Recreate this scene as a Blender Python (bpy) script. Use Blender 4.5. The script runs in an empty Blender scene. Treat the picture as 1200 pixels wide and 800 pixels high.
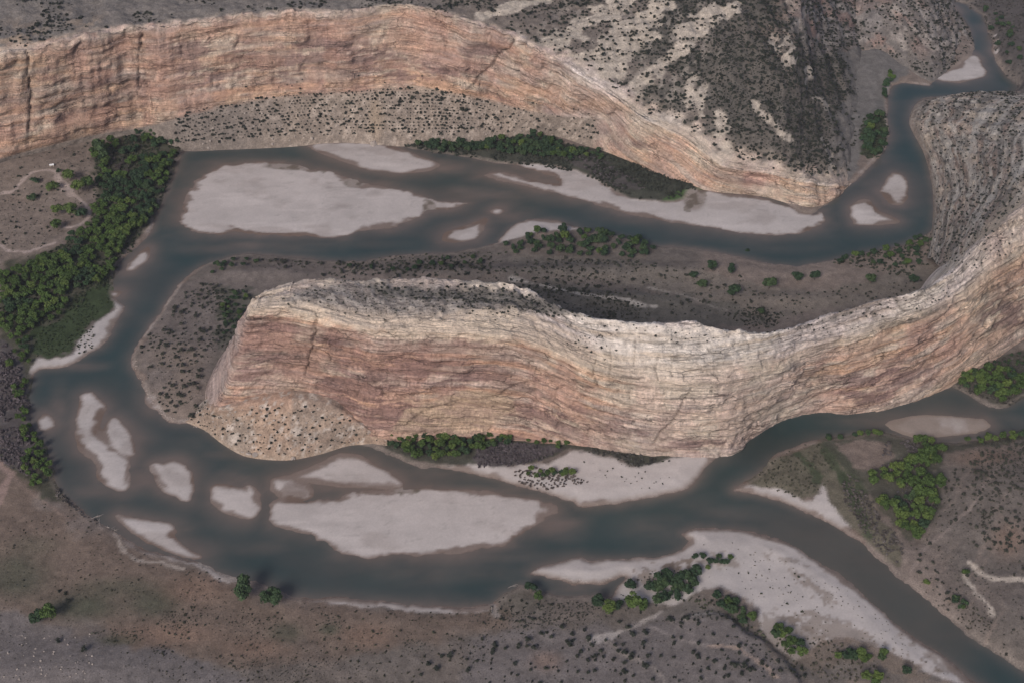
import bpy, math, random
import numpy as np
random.seed(7); rng = np.random.default_rng(7)
C = bpy.context.scene.collection
R = math.radians
# ------------------------------------------------------------------ camera model
CAMZ, PITCH = 1060.0, R(40.0)
FPX = 600.0 / math.tan(R(20.0))          # focal length in units of a 1200 px wide frame
cp, sp = math.cos(PITCH), math.sin(PITCH)
def unproj(px, py, z):
    """point of the place at height z that is seen at (px, py)"""
    px = np.asarray(px, float); py = np.asarray(py, float); z = np.asarray(z, float)
    b = 400.0 - py
    dy = FPX*cp + b*sp; dz = -FPX*sp + b*cp
    t = (z - CAMZ)/dz
    return (px - 600.0)*t, dy*t
def proj(x, y, z):
    w = z - CAMZ
    d = y*cp - w*sp; u = y*sp + w*cp
    d = np.where(d < 1, 1, d)
    return 600.0 + FPX*x/d, 400.0 - FPX*u/d
# ------------------------------------------------------------------ noise
def _h(ix, iy, s):
    n = (ix.astype(np.int64)*374761393 + iy.astype(np.int64)*668265263 + s*2147483647) & 0xffffffff
    n = ((n ^ (n >> 13))*1274126177) & 0xffffffff
    return ((n ^ (n >> 16)) & 0xffff)/65535.0
def vnoise(x, y, s=0):
    x = np.asarray(x, float); y = np.asarray(y, float)
    ix = np.floor(x); iy = np.floor(y); fx = x-ix; fy = y-iy
    fx = fx*fx*fx*(fx*(fx*6-15)+10); fy = fy*fy*fy*(fy*(fy*6-15)+10)
    a = _h(ix, iy, s); b = _h(ix+1, iy, s); c = _h(ix, iy+1, s); d = _h(ix+1, iy+1, s)
    return (a*(1-fx)+b*fx)*(1-fy) + (c*(1-fx)+d*fx)*fy
def fbm(x, y, o=4, s=0, g=0.5):
    t = 0; a = 1; n = 0
    for i in range(o):
        t = t + a*vnoise(x*2**i + 17.3*i, y*2**i - 9.1*i, s+i); n += a; a *= g
    return t/n
def ss(a, b, x):
    t = np.clip((x-a)/(b-a), 0, 1); return t*t*(3-2*t)
def mix(a, b, t):
    a = np.asarray(a, float); b = np.asarray(b, float); t = np.asarray(t)[..., None]
    return a*(1-t) + b*t
# ------------------------------------------------------------------ polygons
def smooth_poly(p, closed=True, n=3):
    p = np.array(p, float); out = []; m = len(p)
    rngi = range(m) if closed else range(m-1)
    for i in rngi:
        if closed: a, b, c, d = p[(i-1) % m], p[i], p[(i+1) % m], p[(i+2) % m]
        else: a, b, c, d = p[max(i-1, 0)], p[i], p[i+1], p[min(i+2, m-1)]
        for k in range(n):
            t = k/n
            h = 0.5*((2*b)+(c-a)*t+(2*a-5*b+4*c-d)*t*t+(-a+3*b-3*c+d)*t**3)
            out.append(0.35*(b+(c-b)*t)+0.65*h)
    if not closed: out.append(p[-1])
    return np.array(out)
def _dist(P, q, closed=True):
    """unsigned distance and inside flag of points P (n,2) to polygon q"""
    n = len(P); best = np.full(n, 1e18); ins = np.zeros(n, bool)
    m = len(q)
    for i in range(m if closed else m-1):
        a = q[i]; b = q[(i+1) % m]; e = b-a
        w = P-a
        t = np.clip((w[:, 0]*e[0]+w[:, 1]*e[1])/(e@e+1e-12), 0, 1)
        dx = w[:, 0]-t*e[0]; dy = w[:, 1]-t*e[1]
        np.minimum(best, dx*dx+dy*dy, out=best)
        if closed and a[1] != b[1]:
            c1 = (a[1] > P[:, 1]) != (b[1] > P[:, 1])
            ins ^= c1 & (P[:, 0] < (b[0]-a[0])*(P[:, 1]-a[1])/(b[1]-a[1])+a[0])
    return np.sqrt(best), ins
def sdf(X, Y, poly, margin=25.0, closed=True):
    """signed distance, positive inside; computed exactly only near the outline"""
    q = np.array(poly, float); sh = X.shape
    P = np.stack([X.ravel(), Y.ravel()], 1)
    out = np.full(len(P), -margin*2.0)
    lo = q.min(0)-margin; hi = q.max(0)+margin
    idx = np.where((P[:, 0] > lo[0]) & (P[:, 0] < hi[0]) & (P[:, 1] > lo[1]) & (P[:, 1] < hi[1]))[0]
    if len(idx) == 0: return out.reshape(sh)
    d, i = _dist(P[idx], q, closed)
    out[idx] = np.where(i, d, -d)
    return out.reshape(sh)
def wpoly(p, z=0.0, n=3, closed=True):
    p = smooth_poly(p, closed, n) if n > 1 else np.array(p, float)
    x, y = unproj(p[:, 0], p[:, 1], z); return np.stack([x, y], 1)
# ------------------------------------------------------------------ mesh helpers
MATS = {}
def mesh_obj(name, V, F, mat, col=None, parent=None, smooth=True, attrs=None):
    V = np.asarray(V, np.float32); F = np.asarray(F, np.int32)
    me = bpy.data.meshes.new(name); k = F.shape[1]
    me.vertices.add(len(V)); me.vertices.foreach_set('co', V.ravel())
    me.loops.add(F.size); me.loops.foreach_set('vertex_index', F.ravel())
    me.polygons.add(len(F))
    me.polygons.foreach_set('loop_start', np.arange(0, F.size, k, dtype=np.int32))
    me.polygons.foreach_set('loop_total', np.full(len(F), k, np.int32))
    me.update(calc_edges=True)
    me.polygons.foreach_set('use_smooth', np.full(len(F), smooth, bool))
    if col is not None:
        a = me.color_attributes.new('Col', 'FLOAT_COLOR', 'POINT')
        c = np.ones((len(V), 4), np.float32); c[:, :3] = np.clip(col, 0.004, 0.9)
        a.data.foreach_set('color', c.ravel())
    for nm, v in (attrs or {}).items():
        a = me.attributes.new(nm, 'FLOAT', 'POINT'); a.data.foreach_set('value', np.asarray(v, np.float32))
    me.materials.append(mat)
    o = bpy.data.objects.new(name, me); C.objects.link(o)
    if parent: o.parent = parent
    return o
def sub_mesh(name, V, F, sel, mat, col=None, attrs=None, smooth=True):
    F = F[sel]; used = np.unique(F); mp = np.full(len(V), -1, np.int64); mp[used] = np.arange(len(used))
    return mesh_obj(name, V[used], mp[F], mat, None if col is None else col[used], smooth=smooth,
                    attrs={k: v[used] for k, v in (attrs or {}).items()})
def tag(o, label=None, cat=None, group=None, kind=None):
    if label: o['label'] = label
    if cat: o['category'] = cat
    if group: o['group'] = group
    if kind: o['kind'] = kind
    return o
def grid_faces(nr, nc):
    i = np.arange((nr-1)*(nc-1)); r = i//(nc-1); c = i % (nc-1); a = r*nc+c
    return np.stack([a, a+1, a+nc+1, a+nc], 1)
# ------------------------------------------------------------------ materials
def nodes(name, rough=0.9, spec=0.15):
    m = bpy.data.materials.new(name); m.use_nodes = True
    nt = m.node_tree; b = nt.nodes['Principled BSDF']
    b.inputs['Roughness'].default_value = rough; b.inputs['Specular IOR Level'].default_value = spec
    MATS[name] = m; return m, nt, b
def N(nt, t, **k):
    n = nt.nodes.new(t)
    for a, v in k.items(): setattr(n, a, v)
    return n
def noise_val(nt, vec, scale, detail=4, rough=0.55):
    n = N(nt, 'ShaderNodeTexNoise'); n.inputs['Scale'].default_value = scale
    n.inputs['Detail'].default_value = detail; n.inputs['Roughness'].default_value = rough
    nt.links.new(vec, n.inputs['Vector']); return n.outputs['Fac']
def maprange(nt, v, a, b, c, d):
    n = N(nt, 'ShaderNodeMapRange'); nt.links.new(v, n.inputs['Value'])
    for i, x in zip(('From Min', 'From Max', 'To Min', 'To Max'), (a, b, c, d)): n.inputs[i].default_value = x
    return n.outputs['Result']
def mul(nt, a, b):
    n = N(nt, 'ShaderNodeMath', operation='MULTIPLY'); nt.links.new(a, n.inputs[0]); nt.links.new(b, n.inputs[1]); return n.outputs[0]
def mul1(nt, a, k):
    n = N(nt, 'ShaderNodeMath', operation='MULTIPLY'); nt.links.new(a, n.inputs[0]); n.inputs[1].default_value = k; return n.outputs[0]
def tint(nt, col, fac):
    n = N(nt, 'ShaderNodeVectorMath', operation='SCALE'); nt.links.new(col, n.inputs[0]); nt.links.new(fac, n.inputs['Scale']); return n.outputs[0]
def earth_mat(name, rough, sc1, sc2, amp1, amp2, bump, bdist=0.6, stretch=None):
    """vertex painted base colour broken up by fine noise of the surface, plus bump"""
    m, nt, b = nodes(name, rough, 0.1)
    at = N(nt, 'ShaderNodeAttribute', attribute_name='Col')
    tc = N(nt, 'ShaderNodeTexCoord').outputs['Object']
    if stretch:
        mp = N(nt, 'ShaderNodeMapping'); mp.inputs['Scale'].default_value = stretch
        nt.links.new(tc, mp.inputs['Vector']); vec = mp.outputs['Vector']
    else: vec = tc
    a = maprange(nt, noise_val(nt, vec, sc1), 0.3, 0.7, 1-amp1, 1+amp1)
    c = maprange(nt, noise_val(nt, tc, sc2, 3), 0.3, 0.7, 1-amp2, 1+amp2)
    nt.links.new(tint(nt, at.outputs['Color'], mul(nt, a, c)), b.inputs['Base Color'])
    bp = N(nt, 'ShaderNodeBump'); bp.inputs['Strength'].default_value = bump; bp.inputs['Distance'].default_value = bdist
    nt.links.new(noise_val(nt, vec, sc1*1.3, 6, 0.65), bp.inputs['Height'])
    nt.links.new(bp.outputs['Normal'], b.inputs['Normal'])
    return m
earth_mat('soil', 0.95, 0.14, 0.75, 0.18, 0.26, 0.6, 1.2)
earth_mat('sand_mat', 0.9, 0.06, 0.5, 0.06, 0.06, 0.2, 0.5)
def rock_mat():
    m, nt, b = nodes('rock', 0.9, 0.1)
    at = N(nt, 'ShaderNodeAttribute', attribute_name='Col'); u = N(nt, 'ShaderNodeAttribute', attribute_name='bu'); w_ = N(nt, 'ShaderNodeAttribute', attribute_name='bw')
    tc = N(nt, 'ShaderNodeTexCoord').outputs['Object']
    def bed(su, sw, sc, det, ro=.6):
        c = N(nt, 'ShaderNodeCombineXYZ')
        for a, k, i in ((u, su, 0), (w_, sw, 1)):
            q = N(nt, 'ShaderNodeMath', operation='MULTIPLY'); nt.links.new(a.outputs['Fac'], q.inputs[0]); q.inputs[1].default_value = k; nt.links.new(q.outputs[0], c.inputs[i])
        return noise_val(nt, c.outputs[0], sc, det, ro)
    A = bed(.016, .42, 1, 5, .62); B = bed(.05, 1.5, 1, 4, .6); S_ = bed(.55, .028, 1, 4)
    fine = noise_val(nt, tc, .35, 6, .7)
    f = mul(nt, mul(nt, maprange(nt, A, .3, .7, .68, 1.30), maprange(nt, B, .3, .7, .76, 1.20)), mul(nt, maprange(nt, S_, .3, .7, .90, 1.10), maprange(nt, fine, .3, .7, .80, 1.2)))
    part = maprange(nt, bed(.03, .9, 1, 3), .34, .40, .50, 1.0)
    reg = maprange(nt, bed(.012, .03, 1, 4), .42, .56, 0.15, 1.0)      # bedding shows in some panels, others are smooth
    sa = N(nt, 'ShaderNodeAttribute', attribute_name='st'); amt = mul(nt, reg, sa.outputs['Fac'])
    mx = N(nt, 'ShaderNodeMix'); nt.links.new(amt, mx.inputs[0]); mx.inputs[2].default_value = 1.0; nt.links.new(mul(nt, f, part), mx.inputs[3])
    def crack(su, sw, wid, dark):
        c = N(nt, 'ShaderNodeCombineXYZ')
        for a, k, i in ((u, su, 0), (w_, sw, 1)):
            q = N(nt, 'ShaderNodeMath', operation='MULTIPLY_ADD'); nt.links.new(a.outputs['Fac'], q.inputs[0]); q.inputs[1].default_value = k
            nt.links.new(mul1(nt, noise_val(nt, tc, .05 if i else .07, 4, .6), .8), q.inputs[2]); nt.links.new(q.outputs[0], c.inputs[i])
        v = N(nt, 'ShaderNodeTexVoronoi', feature='DISTANCE_TO_EDGE', voronoi_dimensions='2D'); nt.links.new(c.outputs[0], v.inputs['Vector']); v.inputs['Scale'].default_value = 1
        v2 = N(nt, 'ShaderNodeTexVoronoi', voronoi_dimensions='2D'); nt.links.new(c.outputs[0], v2.inputs['Vector']); v2.inputs['Scale'].default_value = 1
        sp = N(nt, 'ShaderNodeSeparateColor'); nt.links.new(v2.outputs['Color'], sp.inputs[0])
        return maprange(nt, v.outputs['Distance'], 0.0, wid, dark, 1.0), sp.outputs[0]
    c1, k1 = crack(.020, .085, .035, .35); c2, k2 = crack(.085, .34, .07, .60)
    crk = mul(nt, c1, c2); cell = mul(nt, maprange(nt, k1, 0, 1, .86, 1.12), maprange(nt, k2, 0, 1, .88, 1.10))
    where = maprange(nt, bed(.015, .05, 1, 4), .44, .60, .12, 1.0)
    mx2 = N(nt, 'ShaderNodeMix'); nt.links.new(where, mx2.inputs[0]); mx2.inputs[2].default_value = 1.0; nt.links.new(mul(nt, crk, cell), mx2.inputs[3])
    fine = mul(nt, fine, mx2.outputs[0])
    fine_c = noise_val(nt, tc, .35, 6, .7)
    lump = mul(nt, mx2.outputs[0], mul(nt, maprange(nt, fine_c, .3, .7, .80, 1.20), maprange(nt, noise_val(nt, tc, .12, 5, .65), .3, .7, .86, 1.14)))
    lump = mul1(nt, lump, 1.27)
    nt.links.new(tint(nt, at.outputs['Color'], mul(nt, mx.outputs[0], lump)), b.inputs['Base Color'])
    h = N(nt, 'ShaderNodeMath', operation='ADD'); nt.links.new(A, h.inputs[0]); nt.links.new(fine, h.inputs[1])
    bp = N(nt, 'ShaderNodeBump'); bp.inputs['Strength'].default_value = 1.0; bp.inputs['Distance'].default_value = 2.6
    nt.links.new(h.outputs[0], bp.inputs['Height']); nt.links.new(bp.outputs['Normal'], b.inputs['Normal'])
rock_mat()
earth_mat('hill_soil', 0.95, 0.12, 0.5, 0.22, 0.28, 0.8, 1.8)
def foliage(name, c0, c1, c2):
    m, nt, b = nodes(name, 0.7, 0.2)
    oi = N(nt, 'ShaderNodeObjectInfo'); geo = N(nt, 'ShaderNodeTexCoord')
    cr = N(nt, 'ShaderNodeValToRGB')
    cr.color_ramp.elements[0].color = (*c0, 1); cr.color_ramp.elements[1].color = (*c2, 1)
    e = cr.color_ramp.elements.new(0.5); e.color = (*c1, 1)
    nt.links.new(oi.outputs['Random'], cr.inputs['Fac'])
    f = maprange(nt, noise_val(nt, geo.outputs['Object'], 0.55, 3), 0.3, 0.7, 0.55, 1.5)
    nt.links.new(tint(nt, cr.outputs['Color'], f), b.inputs['Base Color'])
    return m
foliage('leaf_bright', (.044, .074, .022), (.066, .106, .030), (.105, .145, .038))
foliage('leaf_dark', (.026, .048, .026), (.036, .064, .032), (.054, .084, .036))
foliage('leaf_juniper', (.034, .040, .032), (.042, .048, .038), (.058, .062, .048))
foliage('brush_purple', (.085, .072, .078), (.11, .09, .092), (.075, .08, .062))
def plain(name, c, rough=0.9, amp=0.25, scale=0.4):
    m, nt, b = nodes(name, rough, 0.1)
    tc = N(nt, 'ShaderNodeTexCoord').outputs['Object']
    rgb = N(nt, 'ShaderNodeRGB'); rgb.outputs[0].default_value = (*c, 1)
    nt.links.new(tint(nt, rgb.outputs[0], maprange(nt, noise_val(nt, tc, scale), 0.3, 0.7, 1-amp, 1+amp)), b.inputs['Base Color'])
    return m
plain('bark', (.14, .115, .095), scale=2.0)
plain('boulder_mat', (.36, .31, .28), scale=0.6)
plain('driftwood_mat', (.33, .29, .27), scale=1.5)
plain('hut_wall', (.32, .26, .21)); plain('hut_roof', (.75, .75, .76), 0.5, 0.05)
plain('hut_door', (.1, .08, .07))
def col_stuff(name):
    m, nt, b = nodes(name, 0.85, 0.1)
    at = N(nt, 'ShaderNodeAttribute', attribute_name='Col')
    tc = N(nt, 'ShaderNodeTexCoord').outputs['Object']
    nt.links.new(tint(nt, at.outputs['Color'], maprange(nt, noise_val(nt, tc, 0.9, 3), 0.3, 0.7, 0.7, 1.35)), b.inputs['Base Color'])
col_stuff('scrub_mat')
# water: a turbid river, deep teal where it is deep, brown over the shoals
m, nt, b = nodes('water', 0.22, 0.5); b.inputs['IOR'].default_value = 1.33
at = N(nt, 'ShaderNodeAttribute', attribute_name='Col'); tc = N(nt, 'ShaderNodeTexCoord').outputs['Object']
nt.links.new(tint(nt, at.outputs['Color'], maprange(nt, noise_val(nt, tc, 0.02, 4), 0.3, 0.7, 0.93, 1.07)), b.inputs['Base Color'])
bp = N(nt, 'ShaderNodeBump'); bp.inputs['Strength'].default_value = 0.12; bp.inputs['Distance'].default_value = 0.2
nt.links.new(noise_val(nt, tc, 0.35, 4), bp.inputs['Height']); nt.links.new(bp.outputs['Normal'], b.inputs['Normal'])

# ------------------------------------------------------------------ traced map of the valley floor
RIVER = [(1075,-40),(1106,0),(1125,15),(1137,34),(1141,54),(1138,66),(1122,79),(1108,85),(1097,91),(1090,101),(1063,98),(1048,100),(1040,115),(1041,148),(1042,159),(1036,179),(1019,196),(1002,214),
 (984,225),(975,236),(950,251),(935,248),(918,236),(901,231),(881,226),(850,224),(828,222),(815,225),(800,236),(771,239),(737,236),(714,222),(680,205),(656,198),(602,194),(569,189),(535,182),(484,175),(467,170),(440,167),(400,165),(354,167),
 (314,171),(270,174),(243,175),(218,177),(209,189),(199,213),(189,236),(182,256),(177,272),(160,290),(148,299),(137,312),(133,332),(134,349),(145,359),(140,373),(128,395),(118,407),(105,414),(91,424),(70,431),(51,432),(41,437),(37,450),(35,467),
 (37,494),(45,512),(52,521),(58,535),(63,550),(66,566),(78,581),(101,602),(128,619),(155,636),(189,648),(236,660),(270,675),(297,682),(331,695),(365,702),(400,699),(430,703),(467,706),(535,711),(575,707),(589,696),(602,690),(612,686),(625,690),
 (636,695),(670,698),(714,699),(721,690),(733,677),(728,676),(713,683),(695,685),(670,684),(655,680),(640,676),(622,674),
 (630,667),(656,658),(680,654),(694,658),(710,656),(724,655),(765,653),(785,648),(800,641),(808,632),(800,624),(815,618),(834,617),(884,624),(925,635),(945,648),(989,675),(1016,699),(1050,729),(1087,758),(1121,781),(1145,800),(1200,850),(1260,880),
 (1330,860),(1230,805),(1200,787),(1185,778),(1158,760),(1131,743),(1114,726),(1077,695),(1050,675),(1036,658),(1016,641),(1003,631),(969,611),(935,596),(895,581),(861,575),(868,567),(888,554),(902,540),(907,532),(925,525),(952,515),(970,512),(989,511),(1030,506),
 (1067,514),(1090,517),(1121,518),(1158,513),(1200,503),(1300,480),(1420,440),(1420,400),(1300,440),(1230,458),(1200,467),(1181,477),(1165,478),(1150,473),(1137,464),(1114,452),(1094,456),(1070,463),(1036,472),(996,478),(962,476),(928,480),(901,490),(878,507),(862,524),(845,532),
 (832,543),(817,560),(800,574),(765,582),(714,591),(677,593),(670,587),(636,577),(602,567),(562,557),(528,550),(494,547),(467,537),(444,526),(420,519),(400,524),(370,533),(344,538),(320,538),(304,537),(287,533),
 (270,525),(250,511),(232,500),(216,496),(196,494),(185,482),(175,467),(163,445),(155,427),(155,413),(165,397),(186,370),(194,355),(202,343),(216,326),(236,312),(263,302),(290,297),(324,300),(371,305),(400,307),(434,305),(467,299),(511,297),(552,292),(575,287),
 (582,285),(590,276),(606,262),(625,257),(650,258),(665,263),(682,268),(704,272),(737,280),(771,289),(800,291),(834,295),(867,302),(901,309),(935,312),(975,305),(1009,297),(1050,289),(1083,278),(1093,265),(1094,236),(1093,209),(1087,186),(1077,162),(1067,145),(1070,125),
 (1083,115),(1121,113),(1165,115),(1185,111),(1191,101),(1181,91),(1168,74),(1164,60),(1158,37),(1151,20),(1131,5),(1117,0),(1100,-40)]
BARS = [
 ('broad pale sandbar below the far cliff', [(213,252),(218,232),(232,210),(255,195),(275,192),(315,191),(350,194),(385,201),(400,207),(430,216),(457,219),(499,231),(515,235),(545,238),(545,241),(528,245),(500,247),(484,258),(451,267),(420,270),(400,278),(331,277),(277,272),(250,276),(233,273),(215,262)]),
 ('sandbar along the far bank upstream of the reeds', [(358,168),(372,166),(400,166),(451,170),(484,182),(515,193),(505,199),(491,201),(467,202),(434,199),(400,188),(375,179)]),
 ('long sandbar under the dark bank thicket', [(565,207),(586,202),(605,206),(640,213),(656,216),(648,207),(616,197),(600,192),(643,194),(680,200),(714,217),(737,231),(771,236),(800,233),(812,222),(827,224),(881,228),(901,235),(918,242),(940,250),(964,250),(966,258),(959,265),(942,273),(901,277),(868,273),(837,267),(800,262),(737,251),(687,236),(636,223),(602,216)]),
 ('small pale sandbar in the middle of the far channel', [(521,281),(525,273),(545,266),(569,257),(570,260),(565,270),(556,280),(535,283)]),
 ('tiny sand spot showing in the far channel', [(577,248),(586,245),(590,247),(583,251)]),
 ('rounded sandbar in the upper right bend, nearer one', [(999,243),(1009,236),(1019,235),(1029,248),(1050,256),(1048,261),(1019,263),(1002,262)]),
 ('kite shaped sandbar in the upper right bend', [(1046,203),(1055,206),(1062,213),(1062,230),(1056,240),(1043,238),(1033,224),(1038,213)]),
 ('bright sandbar inside the bend at the upper right', [(1096,92),(1110,85),(1122,79),(1138,66),(1146,67),(1153,84),(1150,90),(1124,97)]),
 ('narrow sandbar against the upper right bank', [(1158,34),(1164,34),(1171,40),(1175,57),(1170,66),(1165,61),(1163,47)]),
 ('sliver of sand in the river at the top edge', [(1109,3),(1116,7),(1122,15),(1119,15),(1112,9)]),
 ('forked sandbar in the left bend, its long west arm', [(95,480),(98,466),(105,462),(112,470),(119,476),(118,483),(112,492),(111,500),(118,513),(132,530),(144,534),(147,545),(147,566),(143,572),(135,570),(124,563),(117,557),(118,548),(112,536),(103,530),(97,526),(94,510),(93,490)]),
 ('forked sandbar in the left bend, its oval east arm', [(125,505),(128,497),(132,491),(140,498),(149,509),(153,519),(152,530),(142,530),(135,524),(127,515)]),
 ('leaf shaped sandbar east of the forked bar', [(181,545),(190,547),(199,554),(210,556),(219,553),(223,560),(222,571),(217,583),(208,578),(195,571),(187,563),(186,556)]),
 ('small crescent of sand above the leaf shaped bar', [(194,546),(203,543),(212,547),(216,552),(210,554),(201,553)]),
 ('squarish sandbar in the lower channel', [(251,573),(258,571),(275,574),(289,576),(291,571),(298,577),(301,588),(298,598),(290,604),(275,601),(262,595),(252,586)]),
 ('sandbar on the inner channel, cut from the great bar by a brown rill', [(340,560),(360,552),(385,540),(400,534),(424,537),(440,550),(467,566),(466,569),(440,568),(400,567),(385,564),(360,563)]),
 ('small pale sand patch at the west end of the great bar', [(323,563),(333,560),(345,560),(358,571),(362,580),(350,583),(330,580),(322,572)]),
 ('great pale sandbar in the lower river', [(316,600),(316,586),(325,583),(337,583),(360,588),(371,585),(400,582),(420,576),(467,571),(501,571),(542,574),(589,581),(636,590),(650,594),(652,599),(633,611),(616,623),(582,640),(535,646),(484,651),(427,653),(400,648),(388,637),(358,628),(330,618),(318,610)]),
 ('sand shoal beside the left foreground bank', [(138,603),(150,605),(175,610),(197,614),(203,622),(202,628),(216,641),(236,653),(222,652),(203,646),(176,635),(155,622)]),
 ('short sandbar against the grove on the left', [(150,317),(152,309),(158,302),(165,297),(173,291),(173,300),(166,309),(158,315)]),
 ('little sand lobe below the left grove', [(131,344),(137,342),(143,343),(138,347),(132,348)]),
 ('faint sandbar at the far left of the bend', [(46,494),(49,487),(55,488),(61,495),(62,500),(54,503),(49,502)]),
 ('narrow sand strip at the foot of the inner bank', [(172,463),(177,466),(183,474),(183,479),(177,477),(173,470)]),
 ('pale gravelly bar in the right hand channel', [(1040,498),(1060,491),(1085,488),(1120,489),(1150,491),(1157,498),(1145,505),(1110,509),(1075,511),(1055,507)]),
]
SHORE_SAND = [
 [(133,345),(146,358),(142,374),(130,396),(118,410),(91,428),(51,437),(38,439),(38,430),(45,421),(60,422),(85,417),(92,404),(100,393),(110,383),(122,374),(134,364)],
 [(148,316),(137,312),(150,298),(165,285),(178,262),(184,262),(178,275),(172,292),(160,310)],
 [(515,548),(560,546),(600,549),(640,546),(655,538),(672,530),(700,536),(720,540),(742,550),(790,540),(835,534),(848,534),(832,545),(817,561),(800,576),(765,584),(714,593),(677,595),(668,589),(636,579),(602,569),(562,559)],
 [(618,674),(630,665),(656,656),(680,652),(724,653),(765,651),(800,638),(800,620),(834,615),(884,622),(925,633),(945,646),(989,673),(1016,697),(1050,727),(1087,758),(1121,781),(1140,800),(1110,800),(1085,790),(1060,772),(1030,760),(1005,752),(975,748),(955,760),(930,775),(905,757),(890,740),(888,715),(865,700),(840,690),(815,695),(790,712),(750,708),(722,704),(716,696),(733,677),(700,684),(660,680)],
 [(580,287),(590,276),(606,260),(625,255),(650,256),(668,263),(682,268),(665,272),(640,273),(612,279),(600,283)],
 [(861,576),(868,568),(890,572),(915,576),(935,585),(950,588),(959,578),(962,565),(969,588),(985,606),(1006,631),(1003,634),(969,613),(935,598),(895,583)],
 [(905,533),(925,524),(952,514),(957,517),(945,524),(928,530)],
 [(158,432),(158,414),(168,398),(188,371),(204,344),(218,327),(236,313),(232,312),(214,324),(200,340),(183,368),(160,397),(152,413),(153,430),(172,468),(194,492),(216,498),(232,503),(232,498),(216,494),(198,490),(178,464)],
 [(140,628),(175,645),(236,662),(275,680),(262,682),(235,667),(200,656),(165,646)],
 [(360,703),(420,700),(467,707),(535,712),(575,708),(570,716),(520,718),(450,712),(390,709)],
 [(1040,100),(1048,99),(1063,97),(1090,100),(1090,104),(1063,101),(1048,104),(1044,118),(1045,148),(1046,160),(1036,181),(1019,199),(1002,216),(985,227),(984,222),(1000,212),(1016,194),(1032,178),(1038,158),(1037,118)],
]
# ------------------------------------------------------------------ ground sheet
S = 2.3
xs = np.arange(-1010, 1010, S); ys = np.arange(690, 2260, S)
def extend(a, lo, hi):
    l = []; d = S*2; v = a[0]
    while v > lo: v -= d; l.append(v); d *= 1.3
    h = []; d = S*2; v = a[-1]
    while v < hi: v += d; h.append(v); d *= 1.3
    return np.array(l[::-1]+list(a)+h)
xs = extend(xs, -24000, 24000); ys = extend(ys, -14000, 42000)
X, Y = np.meshgrid(xs, ys)
PX, PY = proj(X, Y, np.full_like(X, 2.0))          # map coordinates of the traced outlines
front = Y > 300
PX = np.where(front, PX, -9999); PY = np.where(front, PY, 9999)
# ragged natural outlines: warp by world noise
WX = X + 5.5*(fbm(X/26, Y/26, 4, 11)-.5) + 2.4*(vnoise(X/5, Y/5, 12)-.5)
WY = Y + 5.5*(fbm(X/26, Y/26, 4, 21)-.5) + 2.4*(vnoise(X/5, Y/5, 22)-.5)
WX2 = WX + 9*(fbm(X/30, Y/16, 5, 13, .6)-.5)*2; WY2 = WY + 6*(fbm(X/30, Y/16, 5, 23, .6)-.5)*2
river_w = wpoly(RIVER, 0, 2)
wat = sdf(WX, WY, river_w, 70)                     # >0 in the river, metres
shoal_noise = fbm(X/70, Y/45, 4, 31)
bar = np.full_like(X, -60.0); bar_id = np.full(X.shape, -1)
for k, (lab, p) in enumerate(BARS):
    s = sdf(WX2, WY2, wpoly(p), 45) if k in (0, 2, 17) else sdf(.6*X+.4*WX2, .6*Y+.4*WY2, wpoly(p), 45)+(5.0 if 10 <= k <= 16 else 2.2)
    bar_id = np.where(s > np.maximum(bar, -9), k, bar_id); bar = np.maximum(bar, s)
dry = np.maximum(-wat, bar)                        # distance into dry land
island = (bar > -wat)
n1 = fbm(X/40, Y/40, 5, 41); n2 = fbm(X/9, Y/9, 4, 42); n3 = fbm(X/160, Y/160, 4, 43)
land = np.clip(-wat, 0, 60)
Z = np.where(dry > 0, np.where(island, 0.25*np.clip(dry, 0, 2.5)/2.5+0.6*ss(0, 22, dry)+.25*(n1-.5)*ss(0, 10, dry),
        1.5*ss(0, 5, land)+1.6*ss(3, 22, land)+(n1-.4)*3.2*ss(2, 30, land)+(n2-.5)*0.7*ss(1, 8, land)),
        -0.35*np.clip(-dry, 0, 3)/3 - 2.2*ss(1, 22, -dry))
def bump(cx, cy, rx, ry, h, p=2):
    global Z
    Z = Z + h*np.exp(-(((PX-cx)/rx)**2+((PY-cy)/ry)**2))*ss(0, 14, land)
def wz(poly, ramp, h, jag=0):
    global Z
    s = sdf(WX, WY, wpoly(poly), ramp+30); Z = Z + h*ss(-ramp/2, ramp/2, s)*ss(0, 8, land)*ss(770, 860, PX)
wz([(600,760),(700,730),(780,728),(815,724),(845,721),(865,735),(877,747),(900,760),(925,785),(945,830),(930,900),(560,900),(560,790)], 9, 6)
bump(1180,600,60,60,9); bump(1200,730,60,50,10); bump(1180,570,70,40,6)
bump(60,790,160,35,7); bump(720,318,110,9,5); bump(560,322,120,8,6); bump(300,322,45,8,4); bump(700,352,90,9,6); bump(930,352,60,8,4)
bump(200,410,30,40,4); bump(60,200,60,26,5); bump(225,462,25,30,4); bump(1180,90,30,40,12); bump(1225,50,40,60,25); bump(1030,70,20,20,6)
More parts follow.
